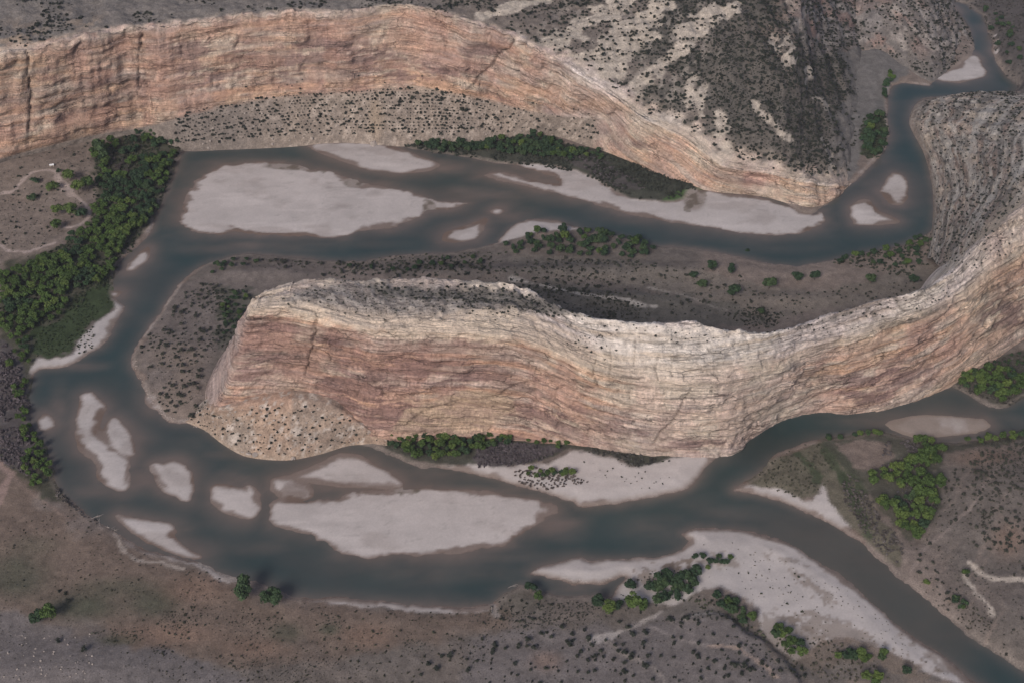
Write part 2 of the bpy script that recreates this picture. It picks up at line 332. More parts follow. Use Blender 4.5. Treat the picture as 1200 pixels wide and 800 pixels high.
# distant country beyond the frame
far = ss(2300, 5000, Y)+ss(1100, 3500, np.abs(X))+ss(500, -2500, Y)
Z = Z + np.clip(far, 0, 1)*(120*fbm(X/1800, Y/1800, 4, 51)+10)
gsh = X.shape
def gz(x, y):
    i = np.clip(np.searchsorted(ys, y), 1, len(ys)-1); j = np.clip(np.searchsorted(xs, x), 1, len(xs)-1)
    ty = (y-ys[i-1])/(ys[i]-ys[i-1]); tx = (x-xs[j-1])/(xs[j]-xs[j-1])
    return (Z[i-1, j-1]*(1-tx)+Z[i-1, j]*tx)*(1-ty)+(Z[i, j-1]*(1-tx)+Z[i, j]*tx)*ty
def gwat(x, y):
    i = np.clip(np.searchsorted(ys, y), 0, len(ys)-1); j = np.clip(np.searchsorted(xs, x), 0, len(xs)-1)
    return dry[i, j]
# ---- painting of the real soil, sand, grass
SOIL = (.145,.124,.112); SAND = (.50,.455,.445); WET = (.165,.120,.10)
COL = mix(SOIL, (.205,.165,.145), ss(.35,.65,n3))
COL = COL*(0.80+0.40*n2)[..., None]*(0.82+.36*n1)[..., None]
def zone(poly, col, feather=4.0, jag=10.0, amt=1.0, seed=60, sc=14.0):
    global COL
    s = sdf(WX, WY, wpoly(poly), 40+jag) + jag*(fbm(X/sc, Y/sc, 4, seed)-.5)*2
    t = ss(-feather/2, feather/2, s)*amt
    COL = mix(COL, np.asarray(col)*(0.78+0.44*n2[..., None]), t)
    return t
def line(pts, width, col, amt=1.0, jag=1.5):
    global COL
    s = -sdf(WX, WY, wpoly(pts, closed=False), 30, closed=False)
    t = 1-ss(width*.5-1, width*.5+1.6, s+jag*(n2-.5)*2)
    COL = mix(COL, col, t*amt); return t
# soils
zone([(0,555),(60,590),(140,640),(230,672),(330,705),(470,715),(590,715),(600,740),(540,745),(400,770),(330,765),(230,785),(120,735),(0,715)], (.165,.122,.098), 20, 26, .8, 61, 40)
zone([(0,720),(60,738),(180,768),(280,790),(300,900),(0,900)], (.17,.15,.148), 10, 12, .9, 62)
zone([(560,745),(690,738),(780,726),(845,721),(875,745),(930,790),(940,900),(560,900)], (.165,.145,.143), 14, 14, .85, 63)
for cx, cy, rx, ry, a in ((20,675,40,26,.75),(95,712,45,16,.8),(180,708,30,16,.7),(140,690,60,12,.5),(335,742,20,12,.7),(386,738,12,7,.8),(140,752,26,7,.7),(600,705,45,16,.3),(40,640,30,12,.35)):
    t = np.exp(-(((PX-cx)/rx)**2+((PY-cy)/ry)**2)**1.5)*a*(0.55+.8*n1)
    COL = mix(COL, (.07,.078,.055), np.clip(t, 0, .9))
for cx, cy, rx, ry in ((230,690,40,18),(200,745,60,14),(430,745,30,14),(640,775,18,12),(85,560,25,10),(300,760,40,12),(20,235,18,4),(55,265,10,4),(75,262,10,4),(1150,540,40,12),(1180,640,20,20)):
    t = np.exp(-(((PX-cx)/rx)**2+((PY-cy)/ry)**2)**1.5)*.38*(0.5+n1)
    COL = mix(COL, (.27,.17,.125), np.clip(t, 0, .9))
zone([(0,205),(60,165),(120,160),(150,160),(140,180),(110,200),(108,225),(60,290),(0,330)], (.20,.162,.140), 10, 12, .8, 64)
zone([(0,325),(30,305),(90,285),(115,245),(110,185),(165,155),(215,165),(205,200),(180,262),(140,305),(133,345),(90,395),(40,425),(62,560),(85,585),(50,585),(25,560),(0,540)], (.060,.062,.042), 8, 8, .85, 65)
zone([(0,405),(18,410),(32,440),(36,480),(48,525),(40,560),(0,535)], (.105,.09,.092), 6, 8, .9, 66)
t=zone([(38,396),(32,400),(40,388),(60,384),(80,368),(84,352),(108,340),(128,328),(132,348),(134,358),(120,374),(108,382),(92,400),(86,414),(70,417),(56,419),(42,418)], (.042,.060,.028), 5, 8, .95, 67)
COL = mix(COL, (.085,.105,.05), t*ss(.5,.75,n1)*.5)
zone([(160,400),(175,365),(215,335),(262,320),(330,312),(420,312),(560,305),(600,300),(600,325),(420,330),(300,345),(255,420),(240,480),(200,480),(170,450)], (.165,.138,.13), 10, 10, .6, 68)
for cx, cy, rx, ry in ((205,420,40,16),(205,470,35,18),(220,450,20,30),(1000,345,60,6)):
    t = np.exp(-(((PX-cx)/rx)**2+((PY-cy)/ry)**2)**1.5)*.6*(0.4+n1)
    COL = mix(COL, (.255,.20,.165), np.clip(t, 0, .9))
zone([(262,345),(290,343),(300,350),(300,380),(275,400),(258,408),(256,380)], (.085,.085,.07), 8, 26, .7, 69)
zone([(600,300),(660,303),(760,312),(860,330),(960,345),(1090,310),(1080,345),(960,365),(900,375),(800,350),(700,330),(600,325)], (.185,.16,.138), 12, 10, .7, 70)
zone([(560,338),(650,335),(720,345),(860,360),(900,385),(760,380),(700,378),(640,362)], (.10,.096,.085), 8, 14, .65, 71)
zone([(420,308),(470,302),(560,295),(600,302),(700,312),(760,322),(620,330),(440,326)], (.13,.115,.105), 8, 16, .6, 72)
# bank thickets
zone([(462,168),(500,164),(570,164),(615,158),(640,160),(664,172),(705,178),(740,190),(780,203),(822,214),(822,221),(800,234),(771,237),(735,233),(712,220),(690,206),(640,196),(600,193),(569,188),(530,181),(484,174)], (.055,.058,.046), 3, 3, .95, 73)
zone([(777,236),(790,228),(808,221),(825,220),(816,228),(800,236)], (.07,.115,.045), 2, 2, 1, 74)
zone([(640,178),(690,184),(735,205),(760,222),(735,226),(715,218),(690,203)], (.095,.08,.085), 3, 6, .6, 75)
zone([(436,507),(470,511),(540,509),(600,513),(640,518),(700,523),(760,533),(800,538),(783,541),(745,549),(720,537),(667,529),(642,539),(600,548),(560,549),(515,546),(480,538),(455,526)], (.062,.062,.05), 3, 4, .95, 76)
zone([(560,525),(600,520),(660,528),(640,538),(600,547),(560,547)], (.10,.085,.092), 3, 4, .8, 77)
zone([(593,556),(610,551),(640,550),(668,552),(690,560),(670,570),(640,573),(615,568)], (.12,.10,.088), 3, 5, .75, 78)
zone([(867,569),(895,545),(929,525),(961,516),(996,548),(1025,597),(1054,643),(1056,667),(1037,655),(1007,630),(978,602),(961,576),(958,582),(937,586),(908,575)], (.125,.115,.085), 3, 5, .85, 79)
for p in ([(961,517),(985,540),(1000,560),(1010,580)], [(931,528),(945,545),(957,560),(955,567)], [(965,530),(985,560),(1003,588)], [(985,560),(1005,600),(1020,630)]):
    line(p, 9, (.055,.07,.04), .8, 3)
zone([(962,514),(1031,504),(1066,515),(1118,519),(1200,508),(1200,520),(1110,535),(1105,560),(1098,600),(1077,632),(1064,637),(1045,620),(1030,600),(1007,570),(990,550)], (.075,.075,.058), 4, 6, .8, 80)
zone([(975,520),(1010,518),(1045,525),(1050,540),(1020,556),(1000,548)], (.21,.165,.145), 5, 8, .9, 81)
zone([(1008,140),(1022,132),(1048,84),(1052,92),(1044,112),(1040,165),(1032,185),(1008,182)], (.045,.055,.034), 4, 4, .9, 82)
zone([(1105,448),(1130,432),(1165,423),(1230,410),(1230,458),(1181,477),(1165,477),(1140,463)], (.07,.066,.055), 4, 5, .9, 83)
zone([(1118,10),(1160,0),(1260,-40),(1260,120),(1192,118),(1180,90),(1165,60)], (.10,.088,.085), 5, 8, .9, 84)
zone([(1000,60),(1060,62),(1062,90),(1044,100),(1036,130),(1010,150),(1005,200),(985,222),(975,200),(985,140)], (.165,.155,.15), 5, 5, .9, 85)
zone([(640,700),(720,704),(760,716),(860,735),(900,765),(935,800),(1100,800),(1060,776),(1005,757),(965,755),(935,770),(905,755),(885,738),(860,715),(800,712),(740,715)], (.14,.125,.115), 6, 10, .7, 86)
# sand
shore = np.full_like(X, -50.0)
for p in SHORE_SAND: shore = np.maximum(shore, sdf(WX, WY, wpoly(p), 30))
sandn = fbm(X/35, Y/20, 5, 90)
t = ss(-2.0, 2.5, shore+5*(fbm(X/12, Y/12, 4, 91)-.5))*(land > 0)
sandcol = mix(np.array(SAND)*.86, np.array(SAND)*1.04, sandn)
COL = COL*(1-t[..., None])+sandcol*t[..., None]; BEACH = t
# debris and dry scrub on the broad sand flat
for p, a in (([(740,680),(765,668),(800,668),(812,672),(800,680),(760,684)], .7), ([(780,664),(800,658),(812,658),(795,666)], .8), ([(930,680),(945,678),(975,698),(970,708),(950,700)], .6), ([(810,655),(850,655),(862,662),(840,665),(815,664)], .5),
             ([(900,652),(930,655),(938,662),(915,660)], .5), ([(920,730),(960,722),(1005,735),(1040,765),(1100,795),(1040,790),(1000,760),(950,745)], .6), ([(890,725),(930,725),(960,750),(990,765),(960,790),(900,765)], .5), ([(1055,735),(1085,755),(1120,782),(1110,788),(1075,765)], .5)):
    zone(p, (.20,.155,.125), 4, 16, a, 92, 6)
sandcol = sandcol*(.90+.2*fbm(X/70+2*n3, Y/50, 5, 110))[..., None]
rp = 1-np.abs(2*fbm(X/60+1.2*n1, Y/22, 4, 111)-1); sandcol = mix(sandcol, np.array(SAND)*.72, ss(.965,.995,rp)*.5)
sandcol = mix(sandcol, np.array(SAND)*1.13, ss(.6,.75,fbm(X/90, Y/18, 4, 112))*.6)
isl = ss(-.5, 1.5, dry)*(island)
COL = COL*(1-isl[..., None])+sandcol*isl[..., None]
# wet, brown margin of the bars
wet = (1-ss(0, 5.5, dry-7*ss(.42,.75,fbm(X/45, Y/30, 5, 93))))*((island) | (shore > -6))
WETP = [([(112,494),(125,505),(130,518),(142,531),(155,537),(160,545),(152,566),(146,566),(147,540),(140,533),(122,519),(112,506)], .95), ([(97,527),(108,533),(118,545),(119,553),(112,548),(100,540)], .9), ([(118,476),(128,490),(122,503),(110,498)], .95),
        ([(160,541),(180,546),(188,558),(196,572),(175,566),(160,560)], .8), ([(255,549),(285,550),(292,570),(285,575),(252,570)], .7), ([(320,582),(340,560),(365,578),(350,588),(318,590)], .6), ([(340,563),(410,564),(470,567),(470,572),(420,575),(370,584)], .8)]
for p, a in WETP:
    s = sdf(WX, WY, wpoly(p), 20)+5*(n2-.5); wet = np.maximum(wet, ss(-2, 3, s)*a*island)
wetstreak = ss(.52, .72, fbm(X/45+4+1.5*n3, Y/28, 5, 95))*.22*island
for p, a in (([(313,190),(330,188),(360,193),(384,199),(380,203),(345,197),(318,195)], .7), ([(402,212),(410,207),(428,213),(425,218),(408,218)], .75), ([(496,236),(505,236),(510,247),(500,249)], .6), ([(462,572),(480,571),(492,572),(488,576),(468,576)], .8), ([(810,226),(822,222),(828,226),(812,240),(806,250),(802,240)], .7)):
    zone(p, (.15,.125,.095), 3, 8, a, 97, 6)
SPOT = COL.copy(); SPM = np.zeros_like(X)
for cx, cy, rx, ry in ((348,194,40,5),(415,213,14,6),(503,242,8,8),(477,573,16,4),(814,233,14,14)): SPM = np.maximum(SPM, np.exp(-(((PX-cx)/rx)**2+((PY-cy)/ry)**2)))
COL = mix(COL, WET, np.clip(wet*.85+wetstreak, 0, 1)*(dry > -3))
COL = COL*(1-ss(.25,.6,SPM)[..., None]*.999)+mix(np.array((.17,.14,.115))*.9, (.30,.26,.24), ss(.35,.6,n2))*ss(.25,.6,SPM)[..., None]*.999
COL = mix(COL, (.30,.25,.22), (ss(1.0, 3, land)*(1-ss(4, 8, land)))*(1-island)*.35)
# gravelly bar on the right is browner
t = ((bar_id == len(BARS)-1) & (bar > -3))*1.0
COL = mix(COL, (.26,.21,.18), t*(.35+.5*ss(.4,.6,n1)))
# roads and paths
RD = (.40,.325,.30)
line([(-20,229),(12,228),(22,223),(32,213),(40,208),(56,205),(66,207),(76,220),(88,231),(98,240),(104,250),(102,260),(90,267),(78,268)], 4.2, RD, .9)
line([(-10,287),(0,290),(12,297),(30,298),(46,293),(66,287)], 4.2, RD, .9)
zone([(66,212),(78,218),(90,232),(84,234),(72,228)], RD, 2, 3, .8, 96)
line([(-10,538),(0,542),(8,552),(12,562),(6,572),(0,592),(-6,610)], 7, (.30,.215,.19), .9)
line([(12,560),(30,575),(60,595),(85,612)], 2.6, (.27,.20,.17), .6)
line([(135,625),(145,645),(165,658),(189,660),(216,668)], 2.8, (.40,.34,.30), .9)
line([(1066,672),(1077,655),(1092,637),(1112,626),(1121,614),(1136,600),(1153,576),(1175,552)], 2.2, (.27,.22,.20), .7)
line([(1134,664),(1148,677),(1165,684),(1200,687),(1230,689)], 6.5, (.50,.43,.37), .95, 3)
line([(1127,675),(1141,695),(1154,716),(1161,726)], 3.2, (.46,.40,.35), .9, 2)
line([(714,745),(742,736),(775,720)], 2.2, (.36,.32,.30), .8); line([(747,734),(775,742),(812,756),(835,764)], 1.8, (.30,.26,.25), .7)
line([(712,756),(730,767),(760,781),(775,795),(780,820)], 3, (.30,.26,.24), .7); line([(832,764),(865,765),(877,775),(895,786),(910,800)], 3, (.34,.26,.22), .8)
line([(698,754),(706,750),(713,746)], 9, (.38,.34,.325), .8, 4); line([(800,728),(815,724),(845,721),(856,727)], 2.6, (.40,.36,.33), .7)
line([(575,707),(580,714),(577,720),(583,724)], 4, (.36,.32,.30), .7)
line([(598,331),(640,338),(680,350),(720,356),(765,362)], 4, (.42,.38,.35), .85, 4); line([(760,340),(800,350),(850,366)], 2.5, (.36,.32,.29), .6, 3)
line([(235,660),(268,676),(290,682)], 4, (.36,.32,.30), .7, 2)
for j in range(26):   # faint rills on the slopes
    x0 = random.uniform(1090,1200); y0 = random.uniform(540,800)
    line([(x0,y0),(x0-8,y0+7),(x0-12+random.uniform(-6,6),y0+16),(x0-20,y0+24)], 1.6, (.24,.19,.165), .5)
ground_V = np.stack([X.ravel(), Y.ravel(), Z.ravel()], 1); GF = grid_faces(*gsh); gcol = COL.reshape(-1, 3)
fid = np.where((bar.ravel() > -4)[GF].all(1) & (dry.ravel()[GF].max(1) > -6), bar_id.ravel()[GF[:, 0]], -1)
bch = (BEACH.ravel()[GF].min(1) > .55) & (fid < 0)
tag(sub_mesh('ground', ground_V, GF, (fid < 0) & ~bch, MATS['soil'], gcol), kind='structure')
tag(sub_mesh('beach', ground_V, GF, bch, MATS['sand_mat'], gcol), kind='structure')
for k, (lab, p) in enumerate(BARS):
    if (fid == k).any(): tag(sub_mesh('sandbar', ground_V, GF, fid == k, MATS['sand_mat'], gcol), kind='structure')
# ------------------------------------------------------------------ water sheet
sx = slice(None, None, 2)
xw = xs[sx]; yw = ys[sx]; Xw, Yw = X[sx, sx], Y[sx, sx]
dw = -dry[sx, sx]                                   # distance from dry land
sh = np.exp(-np.clip(dw, 0, 99)/8.0)*(0.3+.9*shoal_noise[sx, sx])
near_bar = np.exp(-np.clip(-bar[sx, sx], 0, 99)/16.0)*(.30+1.1*fbm(Xw/60, Yw/40, 4, 101))
pxw, pyw = PX[sx, sx], PY[sx, sx]
bl = np.zeros_like(Xw)
for cx, cy, rx, ry, a in ((125,520,38,50,1.0),(165,560,60,22,1.0),(105,575,50,14,.7),(275,560,26,18,1.0),(340,572,30,14,1.0),(210,622,30,14,.8),(395,572,60,6,1.0),(470,590,190,10,.3),(300,640,60,10,.5),(560,650,110,10,.6),(1030,225,30,30,.9),(700,236,60,10,.3),(480,196,60,6,.9),(300,288,100,10,.7),(235,270,26,14,.9),(560,228,60,12,.8),(590,250,40,12,.9),(520,196,45,8,.9),(620,205,40,7,1.0),(450,205,40,6,.3),(70,470,14,24,.8),(60,520,14,20,.4),(130,560,70,30,.7),(235,575,40,30,.45),(100,590,60,12,.4),(230,640,70,14,.4),(170,480,12,14,.6),(230,520,40,10,.6),(255,530,30,8,.6),(145,335,18,12,.7),(85,425,40,8,.9),
        (520,670,120,14,.55),(650,610,40,22,.9),(450,560,60,20,.9),(500,556,80,12,.8),(600,572,60,10,.6),(770,620,60,22,.6),(720,665,60,8,.6),(820,590,40,20,.3),(1040,490,60,14,.75),(1150,495,70,16,.8),(980,650,110,70,.55),(870,600,70,14,.45),(1100,740,80,50,.5),(1040,235,60,30,.45),(1030,180,20,20,.5),(900,290,120,8,.35),(220,270,40,16,.6),(330,285,140,7,.6),(215,220,14,30,.4),(540,262,30,10,.6),(670,688,40,8,.7),(390,575,70,8,.8)):
    bl = np.maximum(bl, a*np.exp(-(((pxw-cx)/rx)**2+((pyw-cy)/ry)**2)))
bl = bl*(.15+1.2*fbm(Xw/34+9, Yw/16, 5, 103))
shal = np.clip(np.maximum.reduce([sh*.9, near_bar, bl]), 0, 1)
streak = fbm(Xw/120, Yw/40, 4, 105)
wc = mix((.030,.056,.059), (.064,.071,.071), ss(.38,.66,streak)*.55)
wc = mix(wc, (.150,.122,.110), np.clip(shal*1.15, 0, 1))
yam = np.exp(-(((pxw-1010)/170)**2+((pyw-690)/110)**2)**2)
wc = mix(wc, (.085,.080,.070), np.clip(yam, 0, 1)*.6)
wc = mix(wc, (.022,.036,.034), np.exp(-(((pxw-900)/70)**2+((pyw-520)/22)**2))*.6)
vis = (Xw > -1400) & (Xw < 1400) & (Yw > 500) & (Yw < 2600)
WV = np.stack([Xw.ravel(), Yw.ravel(), np.zeros(Xw.size)], 1); WF = grid_faces(*Xw.shape)
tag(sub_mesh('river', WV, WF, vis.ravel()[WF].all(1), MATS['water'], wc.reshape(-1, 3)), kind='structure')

# ------------------------------------------------------------------ lofted rock bodies
def loft(ctrl, su, sv, tens=.5):
    """ctrl: rows x cols x 3 world points. Returns dense grid + fractional row/col index + lengths in metres."""
    P = np.array(ctrl, float); nr, nc, _ = P.shape
    def axis(P, step, linear):
        n = P.shape[1]; L = np.linalg.norm(np.diff(P, axis=1), axis=2).mean(0)
        out = []; idx = []
        for i in range(n-1):
            k = max(1, int(round(L[i]/step)))
            a, b, c, d = P[:, max(i-1, 0)], P[:, i], P[:, i+1], P[:, min(i+2, n-1)]
            for q in range(k):
                t = q/k; lin = b+(c-b)*t
                h = 0.5*((2*b)+(c-a)*t+(2*a-5*b+4*c-d)*t*t+(-a+3*b-3*c+d)*t**3)
                out.append(lin*linear+h*(1-linear)); idx.append(i+t)
        out.append(P[:, -1]); idx.append(n-1)
        return np.stack(out, 1), np.array(idx)
    A, ui = axis(P, su, .15)
    B, vi = axis(A.transpose(1, 0, 2), sv, .85)
    G = B.transpose(1, 0, 2)
    U = np.zeros(G.shape[:2]); U[:, 1:] = np.cumsum(np.linalg.norm(np.diff(G, axis=1), axis=2).mean(0))[None]
    V = np.zeros(G.shape[:2]); V[1:] = np.cumsum(np.linalg.norm(np.diff(G, axis=0), axis=2), axis=0)
    VI, UI = np.meshgrid(vi, ui, indexing='ij')
    return G, UI, VI, U, V
def normals(G):
    du = np.gradient(G, axis=1); dv = np.gradient(G, axis=0)
    n = np.cross(du, dv); return n/(np.linalg.norm(n, axis=2, keepdims=True)+1e-9)
def W3(p): 
    x, y = unproj(p[0], p[1], p[2]); return (float(x), float(y), float(p[2]))
def blobs(px, py, L):
    m = np.zeros_like(px)
    for cx, cy, rx, ry, a in L: m = np.maximum(m, a*np.exp(-(((px-cx)/rx)**2+((py-cy)/ry)**2)))
    return m
def pxline(px, py, pts, w, sc=1.0):
    q = np.array(pts, float); s = -sdf(px+2.2*w**.5*(vnoise(py/6, px/40, 77)-.5), py+1.6*(vnoise(px/7, py/7, 78)-.5), q, w*4+6, closed=False)
    return np.clip(1-s/(w*(.45+1.1*vnoise(px/9, py/9, 79))), 0, 1)
CREAM = np.array((.54,.445,.36)); WHITE = np.array((.60,.54,.495)); PINK = np.array((.43,.285,.225)); ORANGE = np.array((.50,.33,.23)); PURPLE = np.array((.18,.118,.110)); GREY = np.array((.24,.212,.20))
def blocks(U, w, s, bu, bw):
    wu = U+10*(fbm(U/25, w/12, 3, s)-.5)*2; ww = w+4*(fbm(U/30, w/30, 3, s+1)-.5)*2
    row = np.floor(ww/bw); off = _h(row, row*0, s+2)*bu
    return _h(np.floor((wu+off)/bu), row, s+3)
def ledges(U, V, s, dip=0.0):
    """bedding relief: hard beds stand out, soft ones step back; metres outward"""
    w = V + dip*U + 5*(fbm(U/160, V/90, 3, s)-.5)
    a = fbm(U/90, w/5.0, 4, s+1, .6)
    stepp = np.abs(((w/9.0+vnoise(U/150, w/50, s+5)) % 1.0)-.5)*2
    c = fbm(U/22, V/16, 5, s+2)
    r = 1-np.abs(2*fbm(U/22+.8*fbm(U/60, V/30, 2, s+7), V/110, 3, s+3)-1)      # vertical joints
    cr = ss(.975, .998, r)*ss(.5,.62,fbm(U/40, V/40, 3, s+8))
    blk = blocks(U, w, s+30, 34, 15)-.5; bl2 = blocks(U, w, s+40, 13, 6)-.5
    return 2.0*(a-.5)*2 + .5*stepp + 6.5*(c-.5) - 1.4*cr + 4.6*blk*ss(.38,.55,fbm(U/60, V/40, 3, s+9)) + 2.4*bl2*ss(.42,.56,fbm(U/40+5, V/30, 3, s+10)), a, cr, w
def cliff_colour(U, V, w, a, cr, px, py, s, pinkness, varn, white):
    """colours of the beds themselves"""
    b1 = fbm(U/110, w/7.0, 4, s+20); b2 = fbm(U/45, w/1.8, 4, s+21); b3 = fbm(U/30, V/30, 4, s+22)
    c = mix(CREAM*.9, ORANGE, ss(.38,.66,b1)*pinkness)
    c = mix(c, PINK, ss(.40,.62,b3)*pinkness*.85)
    c = mix(c, WHITE, white*ss(.2,.6,b1+.2*b3))
    c = mix(c, GREY, ss(.60,.74,b2)*.45)
    v = fbm(U/42, w/9.0, 5, s+23, .6)+.45*(fbm(U/12, w/2.6, 4, s+24, .6)-.5)
    c = mix(c, PURPLE, np.clip(ss(.43,.57,v+.26*(varn-.5))*np.clip(varn*1.2,0,1), 0, .75))
    c = c*(.86+.28*blocks(U, w, s+50, 40, 17))[..., None]*(.93+.14*blocks(U, w, s+60, 15, 7))[..., None]
    c = mix(c, c*np.array((.86,.83,.88)), ss(.4,.62,fbm(U/70+3, V/50, 4, s+29))*.8)
    st = fbm(U/3.2, V/42, 4, s+25)                 # water streaks down the face
    c = mix(c, c*1.22, (ss(.55,.75,st)*.55)); c = mix(c, PURPLE*1.15, ss(.62,.78,fbm(U/4.5+7, V/60, 4, s+26))*.45*np.clip(varn+.2, 0, 1))
    ln = fbm(U/70, w/1.1, 3, s+27)                 # thin dark partings between beds
    c = c*(1-.45*ss(.66,.78,ln))[..., None]
    c = c*(1-.5*cr)[..., None]
    c = c*(.84+.34*fbm(U/6, V/4, 4, s+28))[..., None]
    return c

# ---------------- the fin of rock in the middle (rows: skirt, base, rim, ridge, back foot)
FIN = [ # base | mid rim | ridge
 ((330,372,10),(338,345,141),(345,331,143)), ((270,405,10),(305,348,141),(325,337,142)), ((243,448,10),(297,352,139),(313,341,141)),
 ((244,470,16),(294,358,137),(309,345,140)), ((258,476,38),(297,364,137),(318,345,140)), ((300,471,42),(337,364,138),(345,334,143)),
 ((345,466,42),(371,371,137),(375,328,146)), ((395,478,34),(410,380,136),(415,329,147)), ((430,505,14),(445,387,134),(450,328,148)),
 ((478,512,8),(485,389,134),(490,328,148)), ((535,509,8),(535,391,134),(535,328,148)), ((589,511,8),(589,393,134),(577,330,147)),
 ((636,515,7),(630,402,128),(612,337,146)), ((687,521,6),(680,425,112),(648,357,146)), ((737,529,5),(725,440,105),(694,372,148)),
 ((790,535,3),(780,445,100),(762,380,148)), ((830,536,1),(830,445,98),(805,377,149)), ((856,532,1),(870,440,95),(850,386,138)),
 ((882,512,1),(910,430,90),(898,391,128)), ((920,490,1),(950,415,88),(945,379,127)), ((962,483,1),(995,405,85),(986,365,127)),
 ((1010,484,1),(1040,390,88),(1030,352,128)), ((1060,472,1),(1085,375,95),(1080,341,132)), ((1110,453,3),(1130,350,105),(1120,316,142)),
 ((1150,424,12),(1165,325,119),(1155,280,158)), ((1200,387,20),(1205,300,118),(1200,243,172)), ((1260,355,30),(1265,265,135),(1260,196,188)), ((1400,300,40),(1400,205,145),(1400,130,200))]
back = []; rows = []
for i, (a, r_, g) in enumerate(FIN):
    A, M, G3 = np.array(W3(a)), np.array(W3(r_)), np.array(W3(g))
    if i < 4: bk = G3+np.array((30, 6, 0.)); bk2 = G3+np.array((45, 25, -100.))
    elif i < 23: bk = G3+np.array((0, 8, -8.)); bk2 = np.array((G3[0], G3[1]+48, -4.))
    else: bk = G3+np.array((-4, 10, -10.)); bk2 = G3+np.array((-10, 60, -70.))
    if i < 4: bk2 = np.array((G3[0]+30, G3[1]+40, -4.))
    out = A - M; out[2] = 0; out = out/(np.linalg.norm(out)+1e-6)
    sk = A+out*3+np.array((0, 0, -12.))
    lo = A*.72+M*.28 - out*3.0; hi = A*.30+M*.70 + out*(-1.0)
    ck = (M+G3)/2 + np.array((0, 0, 2.5 if 4 < i < 14 else 1.0))
    rows.append([sk, A, lo, hi, M, ck, G3, bk, bk2])
ctrl = np.array(rows).transpose(1, 0, 2)
G, UI, VI, U, V = loft(ctrl, 1.7, 1.5)
n = normals(G); n *= np.sign((n[..., 1:2]*-1+n[..., 2:3]).mean())
px, py = proj(G[..., 0], G[..., 1], G[..., 2])
Vr = V - V[(np.abs(VI[:, 0]-4)).argmin()][None]     # metres above the rim
disp, a, cr, w = ledges(U, Vr, 200)
face = ss(.4, 1.2, VI)*(1-ss(6.6, 7.4, VI)); top = ss(4.2, 4.9, VI)
disp = disp*(1-.55*top)
crk = np.maximum.reduce([pxline(px, py, [(371,366),(368,395),(362,420),(357,440)], 1.6), pxline(px, py, [(1200,340),(1180,352),(1160,372),(1140,400),(1128,412)], 2.2)*.8, pxline(px, py, [(812,455),(800,470),(790,492),(775,505),(765,520)], 1.6)*.8,
      pxline(px, py, [(620,445),(600,452),(585,462),(560,467),(530,470),(500,480),(478,495)], 1.6)*.7, pxline(px, py, [(600,466),(601,480),(590,482)], 1.4)*.6, pxline(px, py, [(655,444),(650,470),(656,478)], 1.2)*.4])
disp = disp-4.0*crk
for p_ in ([(800,495),(868,468),(935,447),(1003,417),(1070,376),(1137,353),(1200,326)], [(901,498),(952,468),(1003,434),(1070,400),(1124,366),(1171,333)], [(962,481),(1016,447),(1070,427),(1137,407),(1200,346)], [(800,440),(851,417),(918,400),(989,380),(1036,363)],
           [(400,389),(434,388),(484,393),(560,394),(600,401),(640,416),(680,433),(740,451),(790,456)], [(258,396),(300,391),(366,398),(430,405),(500,402)], [(840,500),(900,478),(960,455),(1030,425)], [(860,452),(930,432),(1000,402),(1060,380)], [(1060,440),(1110,425),(1150,395),(1200,360)], [(290,372),(330,378),(372,388)], [(640,440),(700,455),(760,475),(820,480)], [(660,500),(720,508),(800,515),(850,512)]):
    l = pxline(px, py, p_, 1.5)*ss(.38,.52,fbm(U/18, V/18, 3, 234)); disp = disp-2.2*l; crk = np.maximum(crk, l*.75)
for cx, lo_, hi_ in ((716,405,440),(772,415,447),(790,420,440),(745,400,430),(697,420,440),(740,455,470)):
    l = pxline(px, py, [(cx,lo_),(cx+3*math.sin(cx),(lo_+hi_)/2),(cx-2,hi_)], 1.3); disp = disp-1.8*l; crk = np.maximum(crk, l*.8)
capl = ss(590,640,px)*(1-ss(880,930,px))*top
disp = disp + top*3.0*(1-np.abs(2*fbm(U/9, V/9, 3, 233)-1)-.8) + capl*3.0*(fbm(U/7, V/7, 4, 231)-.5)*2 + (1-ss(600,680,px))*top*2.4*(fbm(U/9, V/9, 4, 232)-.5)*2
G = G + n*(disp*face)[..., None]
left = 1-ss(560, 760, px)
pinkm = np.clip(1.15*left*(1-ss(3.75,4.1,VI+.25*(fbm(U/12, V/12, 3, 239)-.5)*2)) + (1-left)*(.55*(1-ss(3.6,4.4,VI))+blobs(px, py, [(900,430,60,14,.9),(980,440,50,25,.6),(1080,400,50,22,.8),(1170,300,40,30,.7),(700,470,60,30,.7),(850,500,90,25,.3)])), 0, 1)
varn = .12*left+blobs(px, py, [(300,440,36,34,.75),(330,385,40,9,.6),(420,470,60,40,.95),(480,430,70,16,.65),(470,485,50,22,1),(640,490,70,24,.95),(560,400,40,12,.4),(380,400,26,8,.75),(400,480,40,20,.85),(740,500,50,18,.6),(1010,455,50,22,.95),(1050,440,50,20,.7),(1180,370,40,22,.8),(930,470,50,16,.35),(820,520,60,10,.6),(1140,330,20,8,.3),(540,440,60,20,.6),(265,430,14,30,.4)])
capr = ss(860,920,px)*(1-ss(1120,1180,px))*top
white = np.clip(top*(.4+.6*capl+.4*capr)+ss(680,760,px)*.35*(1-ss(900,1000,px)), 0, 1)
col = cliff_colour(U, V, w, a, cr, px, py, 240, pinkm, varn, white)
# west end wall: bleached grey rock
we = (1-ss(3.4,4.2,UI)); col = mix(col, np.array((.40,.345,.325))*(.8+.4*fbm(U/8, V/20, 4, 261))[..., None], we*.8)
